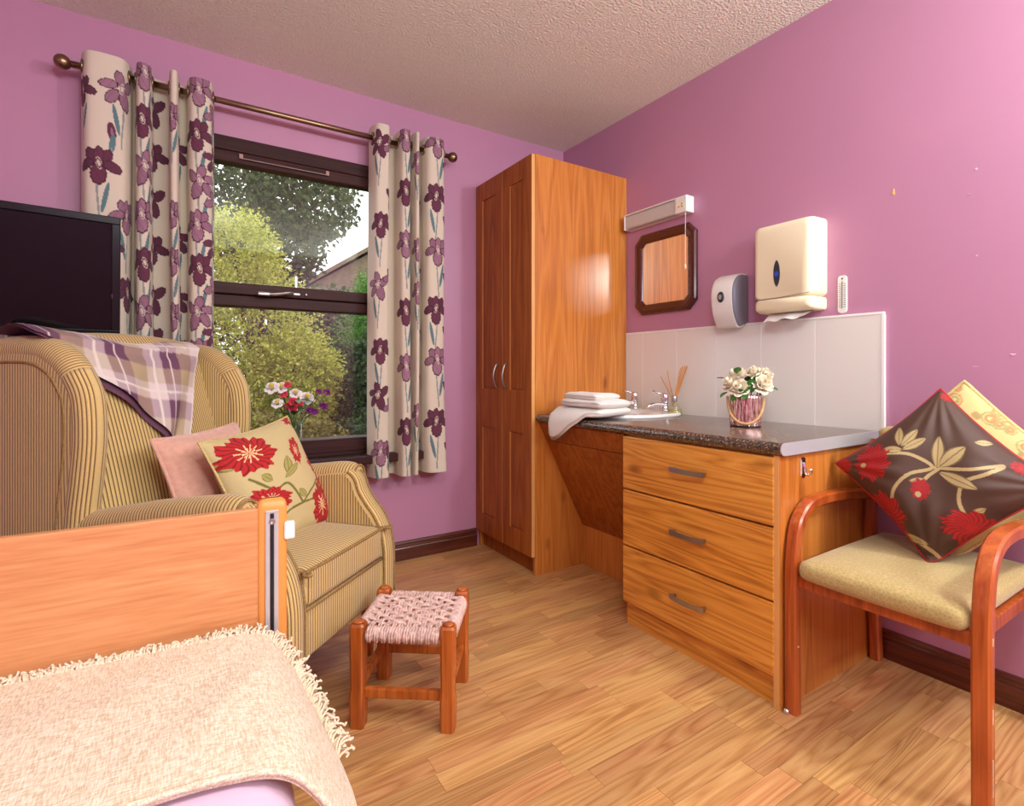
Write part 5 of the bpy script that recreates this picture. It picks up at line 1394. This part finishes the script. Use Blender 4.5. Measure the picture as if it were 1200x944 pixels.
far = catmull([(-2.95, -1.475, .500), (-2.325, -1.525, .503), (-2.08, -1.545, .505), (-1.99, -1.553, .504), (-1.950, -1.570, .492), (-1.918, -1.615, .456), (-1.893, -1.69, .408), (-1.870, -1.775, .362)], 16)
near = catmull([(-2.95, -1.88, .500), (-2.325, -1.915, .503), (-2.127, -1.922, .505), (-2.045, -1.932, .504), (-1.985, -1.948, .497), (-1.948, -1.967, .470), (-1.922, -1.985, .425), (-1.900, -2.01, .36)], 16)
na = len(far); nb = 40; Bv = np.linspace(0, 1, nb)
P = far[:, None, :] * (1 - Bv)[None, :, None] + near[:, None, :] * Bv[None, :, None]
ii = np.arange(na)[:, None] / na
P[..., 2] += .006 * np.sin(np.pi * Bv)[None, :] + .0025 * np.sin(Bv[None, :] * 9 + ii * 22) * np.sin(np.pi * Bv)[None, :]
P[..., 0] += .010 * np.sin(np.pi * Bv)[None, :] * np.clip(ii * 3 - 2, 0, 1)
bt = thing('bed_throw', 'cream woven throw with knotted fringe across the foot of the bed', 'throw', (-2.3, -1.74, .49))
m_ = MB(); m_.grid(P); Pn = P.copy(); Pn[..., 2] -= .007; Pn[..., 0] -= .003; m_.grid(Pn)
m_.grid(np.stack([P[:, -1], Pn[:, -1]], 1)); m_.grid(np.stack([P[:, 0], Pn[:, 0]], 1)); m_.grid(np.stack([P[-1], Pn[-1]], 1))
m_.build('cloth', M['throw'], bt, smooth=True)
# rolled hem on the near edge
m_ = MB(); m_.tube(near + np.array([0, 0, .001]), .0045, 8); m_.build('hem', M['throw'], bt, smooth=True)
# knotted fringe along the far edge
fg = MB(); Lf = np.concatenate([[0], np.cumsum(np.linalg.norm(np.diff(far, axis=0), axis=1))])
def fat(s): return np.array([np.interp(s, Lf, far[:, k]) for k in range(3)])
for k in range(700):
    s0 = Lf[-1] * (k + random.random()) / 700
    p = fat(s0); q2 = fat(min(s0 + .01, Lf[-1])); tn = q2 - p; tn = tn / (np.linalg.norm(tn) + 1e-9)
    dr = np.clip((s0 - (Lf[-1] - .36)) / .2, 0, 1)
    outd = np.array([.0, 1.0, .12]) * (1 - dr) + np.array([.75, .45, .25]) * dr
    outd = outd + np.array([random.uniform(-.45, .45), random.uniform(-.2, .2), random.uniform(-.25, .45)]); outd /= np.linalg.norm(outd)
    ln = random.uniform(.010, .019) * (1 + .75 * dr)
    m1 = p + outd * ln * .45 + np.array([random.uniform(-1, 1), random.uniform(-1, 1), random.uniform(-.3, 1)]) * .004
    m2 = p + outd * ln * .9 + np.array([random.uniform(-1, 1), random.uniform(-1, 1), random.uniform(-.5, .6)]) * .006 - np.array([0, 0, .006 * dr])
    m3 = m2 + np.array([random.uniform(-1, 1), random.uniform(-1, 1), random.uniform(-1, .3)]) * .006
    m4 = m2 + (m3 - m2) * .3 + np.array([random.uniform(-1, 1), random.uniform(-1, 1), random.uniform(-.4, 1)]) * .006
    fg.tube(catmull([p, m1, m2, m3, m4], 3), .0019, 5)
o = fg.build('fringe', M['fringe'], bt, smooth=True); o['kind'] = 'stuff'

# ================================================================== FLOWERS ON THE WINDOW BOARD
fv = (-1.638, -.062, .586)
gv = thing('vase', 'clear glass vase of water on the window board', 'vase', fv)
b = MB(); b.lathe([(.030, 0), (.033, .003), (.034, .09), (.037, .175), (.0345, .175), (.031, .09), (.030, .010), (.002, .008)], 28, fv); b.build('glass_body', M['vaseglass'], gv, smooth=True)
b = MB(); b.lathe([(.001, .0105), (.0285, .0105), (.030, .085), (.001, .085)], 24, fv); b.build('water', glass_pane('water', (.80, .90, .78), .6), gv, smooth=True)
gb = thing('mixed_bouquet', 'bouquet of white, pink and purple flowers in the window vase', 'flowers', (fv[0], fv[1], fv[2] + .012))
vis = np.array([-.165, -.986])
def bq_add(kind, mat, pts, r):
    for k, (x, z) in enumerate(pts):
        yy = -.075 + .03 * math.sin(k * 2.1 + x * 30); rr2 = r * (0.85 + .3 * ((k * 7) % 5) / 4)
        m_ = MB(); petal_flower(m_, (x, yy, z), rr2, (vis[0] * .7 + (x - fv[0]) * 3, vis[1] * .7, .6), 2 if kind == 'white_flower' else 3, k + int(z * 100), 5, .7); f_ = m_.build(kind, mat, gb, smooth=True)
        if kind == 'white_flower':
            m_ = MB(); m_.sphere((x + vis[0] * rr2 * .3, yy + vis[1] * rr2 * .35, z + rr2 * .22), rr2 * .28, 8, 6); m_.build('flower_centre', M['pistil'], f_)
        m_ = MB(); m_.tube(catmull([(fv[0] + (fv[0] - x) * .12, fv[1], fv[2] + .02), (fv[0] + (x - fv[0]) * .25, fv[1], fv[2] + .17), (x, yy + .004, z - rr2 * .4)], 4), .0017, 5); m_.build('stem', M['leafd'], gb)
bq_add('white_flower', M['petalwhite'], [(-1.716, .860), (-1.691, .930), (-1.575, .879), (-1.626, .901), (-1.734, .930)], .033)
bq_add('pink_rose', M['petalpink'], [(-1.665, .941), (-1.680, .898), (-1.647, .866), (-1.667, .843), (-1.643, .834), (-1.615, .853)], .021)
bq_add('purple_flower', M['petalpurple'], [(-1.533, .907), (-1.482, .902), (-1.505, .837), (-1.550, .814), (-1.571, .822)], .021)
for k in range(16):
    a_ = k * 2.4; m_ = MB(); leaf(m_, (fv[0] + .03 * math.cos(a_), fv[1] - .01 + .02 * math.sin(a_), .80 + .035 * (k % 3)), (math.cos(a_), .5 * math.sin(a_) - .2, .4 - .25 * (k % 3)), .06, .014); m_.build('leaf', M['leafd'] if k % 2 else M['leafg'], gb, smooth=True)

# ================================================================== THE GARDEN
GZ = -.35
b = MB(); b.box(-25, 25, .26, 45, GZ - .3, GZ)
struct(b.build('ground', M['soil']), 'garden ground outside the window', 'ground')
M['gold_fol'] = leafy('golden_conifer', srgb(128, 138, 40), srgb(216, 212, 100))
M['green_fol'] = leafy('green_conifer', srgb(50, 100, 34), srgb(120, 170, 70))
M['dark_fol'] = leafy('dark_shrub', srgb(24, 44, 20), srgb(66, 92, 42))
M['tree_fol'] = leafy('tree_leaves', srgb(40, 56, 28), srgb(96, 112, 58))
M['olive_fol'] = leafy('olive_shrub', srgb(82, 82, 30), srgb(150, 140, 60))

def leaves(P, D, ln, wd, r_):
    """one bent quad pair per leaf"""
    n = len(P); D = D / (np.linalg.norm(D, axis=1)[:, None] + 1e-9)
    R_ = r_.normal(size=(n, 3)); S = np.cross(D, R_); S /= np.linalg.norm(S, axis=1)[:, None] + 1e-9
    L_ = ln * r_.uniform(.6, 1.3, (n, 1)); W_ = wd * r_.uniform(.7, 1.2, (n, 1))
    V = np.stack([P, P + D * L_ * .5 + S * W_, P + D * L_ + np.array([0, 0, -.15]) * L_, P + D * L_ * .5 - S * W_], 1).reshape(-1, 3)
    F = np.arange(n * 4).reshape(n, 4)
    return V, F
def plant(name, label, cat, base, blobs, n, ln, wd, mat, conifer=False, trunk=.05, seed=0, group=None, branch=0):
    r_ = np.random.default_rng(seed); t_ = thing(name, label, cat, base, group)
    m_ = MB(); per = n // len(blobs); mt = MB()
    top = max(c[2] for c, r in blobs)
    mt.tube([(base[0], base[1], base[2]), (base[0], base[1], (base[2] + top) / 2), (base[0] + .05, base[1], top)], [trunk, trunk * .7, trunk * .25], 8)
    for c, r in blobs:
        c = np.array(c); r = np.array(r)
        d = r_.normal(size=(per, 3)); d /= np.linalg.norm(d, axis=1)[:, None]
        if conifer:
            # sprays: leaflets strung along drooping twigs that point outwards
            k = 9; ns = per // k; d = d[:ns]; tip = d * (r_.uniform(.55, 1.0, (ns, 1)) ** .6)
            tt = np.linspace(-.22, .12, k)[None, :, None]
            tw = (tip[:, None, :] + d[:, None, :] * tt) * r + c
            tw[..., 2] -= (np.linspace(0, 1, k)[None, :] ** 2) * .03
            jit = r_.normal(size=(ns, k, 3)) * .012
            dirs = (d[:, None, :] + r_.normal(size=(ns, k, 3)) * .55).reshape(-1, 3)
            Pp = (tw + jit).reshape(-1, 3)
        else:
            Pp = c + d * r * (r_.uniform(.3, 1.0, (per, 1)) ** .5); dirs = d * .6 + r_.normal(size=(per, 3)) + np.array([0, 0, -.3])
        V, F = leaves(Pp, dirs, ln, wd, r_); m_.add(V, F)
        bp_ = np.array([base[0], base[1], base[2] + (c[2] - base[2]) * .55]); mt.tube(catmull([bp_, bp_ * .4 + c * .6 + np.array([0, 0, -.1]), c + np.array([0, 0, r[2] * .3])], 4), [trunk * .45 * q for q in np.linspace(1, .25, 9)], 6)
        for j in range(branch):
            e = c + r_.normal(size=3) * r * .5; mt.tube(catmull([c + np.array([0, 0, -r[2] * .3]), (c + e) / 2 + r_.normal(size=3) * .08, e], 3), [trunk * .25 * q for q in np.linspace(1, .2, 7)], 5)
    f = m_.build('foliage', mat, t_); f['kind'] = 'stuff'
    mt.build('stem' if cat == 'shrub' else 'trunk', M['bark'], t_)
    return t_
plant('conifer', 'golden feathery conifer filling the middle of the window', 'conifer', (-1.45, 2.75, GZ), [((-1.45, 2.75, .55), (.78, .6, .85)), ((-1.50, 2.8, 1.35), (.60, .5, .75)), ((-1.65, 2.85, 2.0), (.42, .4, .55)), ((-1.15, 2.6, .95), (.42, .4, .5))], 42000, .035, .010, M['gold_fol'], True, .06, 1, 'garden conifers')
plant('conifer', 'tall yellow-green conifer at the left behind the curtain', 'conifer', (-2.55, 3.4, GZ), [((-2.5, 3.4, .8), (.9, .6, 1.2)), ((-2.5, 3.4, 2.0), (.7, .5, 1.1))], 22000, .04, .012, M['gold_fol'], True, .08, 2, 'garden conifers')
plant('conifer', 'bright green conifer beside the brown roof', 'conifer', (.15, 4.2, GZ), [((.15, 4.2, .9), (.65, .5, 1.2)), ((.25, 4.2, 1.75), (.50, .4, .7))], 20000, .035, .011, M['green_fol'], True, .06, 3, 'garden conifers')
plant('shrub', 'dark leafy shrub at the right of the lower pane', 'shrub', (-.38, 2.7, GZ), [((-.38, 2.7, .55), (.50, .5, .85)), ((-.05, 2.9, .9), (.5, .5, .8))], 14000, .05, .018, M['dark_fol'], False, .04, 4, 'garden shrubs')
plant('shrub', 'low olive shrub just outside the window vase', 'shrub', (-1.55, 1.75, GZ), [((-1.75, 1.8, .25), (.55, .35, .50)), ((-1.25, 1.75, .22), (.45, .35, .45))], 11000, .04, .016, M['olive_fol'], False, .03, 5, 'garden shrubs')
plant('shrub', 'low dark ground shrub outside at the window corner', 'shrub', (-.75, 1.9, GZ), [((-.85, 1.9, .15), (.45, .35, .45)), ((-.45, 2.0, .25), (.4, .35, .5))], 9000, .035, .014, M['dark_fol'], False, .03, 6, 'garden shrubs')
plant('tree', 'broadleaf tree with sky showing through its crown', 'tree', (-1.0, 7.2, GZ), [((-1.1, 7.2, 4.6), (1.5, 1.2, 1.3)), ((-.2, 7.0, 4.0), (.95, .8, .8)), ((-1.9, 7.4, 3.6), (1.3, 1.0, 1.2)), ((-.7, 7.2, 3.1), (.9, .8, .7))], 15000, .10, .035, M['tree_fol'], False, .14, 7, branch=7)
hd_ = MB(); r_ = np.random.default_rng(9); n = 16000
Pp = np.stack([r_.uniform(-7, 5, n), r_.uniform(9.2, 10.2, n), r_.uniform(GZ, 2.7, n) ], 1); Pp[:, 2] += .25 * np.sin(Pp[:, 0] * 1.7)
V, F = leaves(Pp, r_.normal(size=(n, 3)), .16, .06, r_); hd_.add(V, F)
tag(hd_.build('hedge', M['dark_fol']), 'tall dark hedge along the back of the garden', 'hedge')['kind'] = 'stuff'
# house beyond the garden: gable towards the viewer
hs = thing('house', 'far house with a brown sloping roof seen through the upper pane', 'house', (5.0, 17, GZ))
xl, xa, xr_, ze, za = .75, 5.2, 9.6, 3.45, 6.3
b = MB(); b.loft([[(xl + .3, 14.2, GZ), (xr_ - .3, 14.2, GZ), (xr_ - .3, 14.2, ze), (xa, 14.2, za - .15), (xl + .3, 14.2, ze)], [(xl + .3, 21, GZ), (xr_ - .3, 21, GZ), (xr_ - .3, 21, ze), (xa, 21, za - .15), (xl + .3, 21, ze)]]); b.build('wall', M['roof'], hs)
for x0_, x1_ in ((xl, xa), (xr_, xa)):
    m_ = MB(); z0_ = ze - .15
    m_.loft([[(x0_, 14.0, z0_), (x1_, 14.0, za), (x1_, 14.0, za + .14), (x0_, 14.0, z0_ + .14)], [(x0_, 21.2, z0_), (x1_, 21.2, za), (x1_, 21.2, za + .14), (x0_, 21.2, z0_ + .14)]]); m_.build('roof', M['roof'], hs)
for (x0_, x1_) in ((3.2, 4.2), (6.2, 7.2)):
    m_ = MB(); m_.box(x0_, x1_, 14.14, 14.2, 1.2, 2.4); w_ = m_.build('window', M['whiteplastic'], hs)
    m_ = MB(); m_.box(x0_ + .08, x1_ - .08, 14.12, 14.15, 1.28, 2.32); m_.build('pane', M['smoke'], w_)
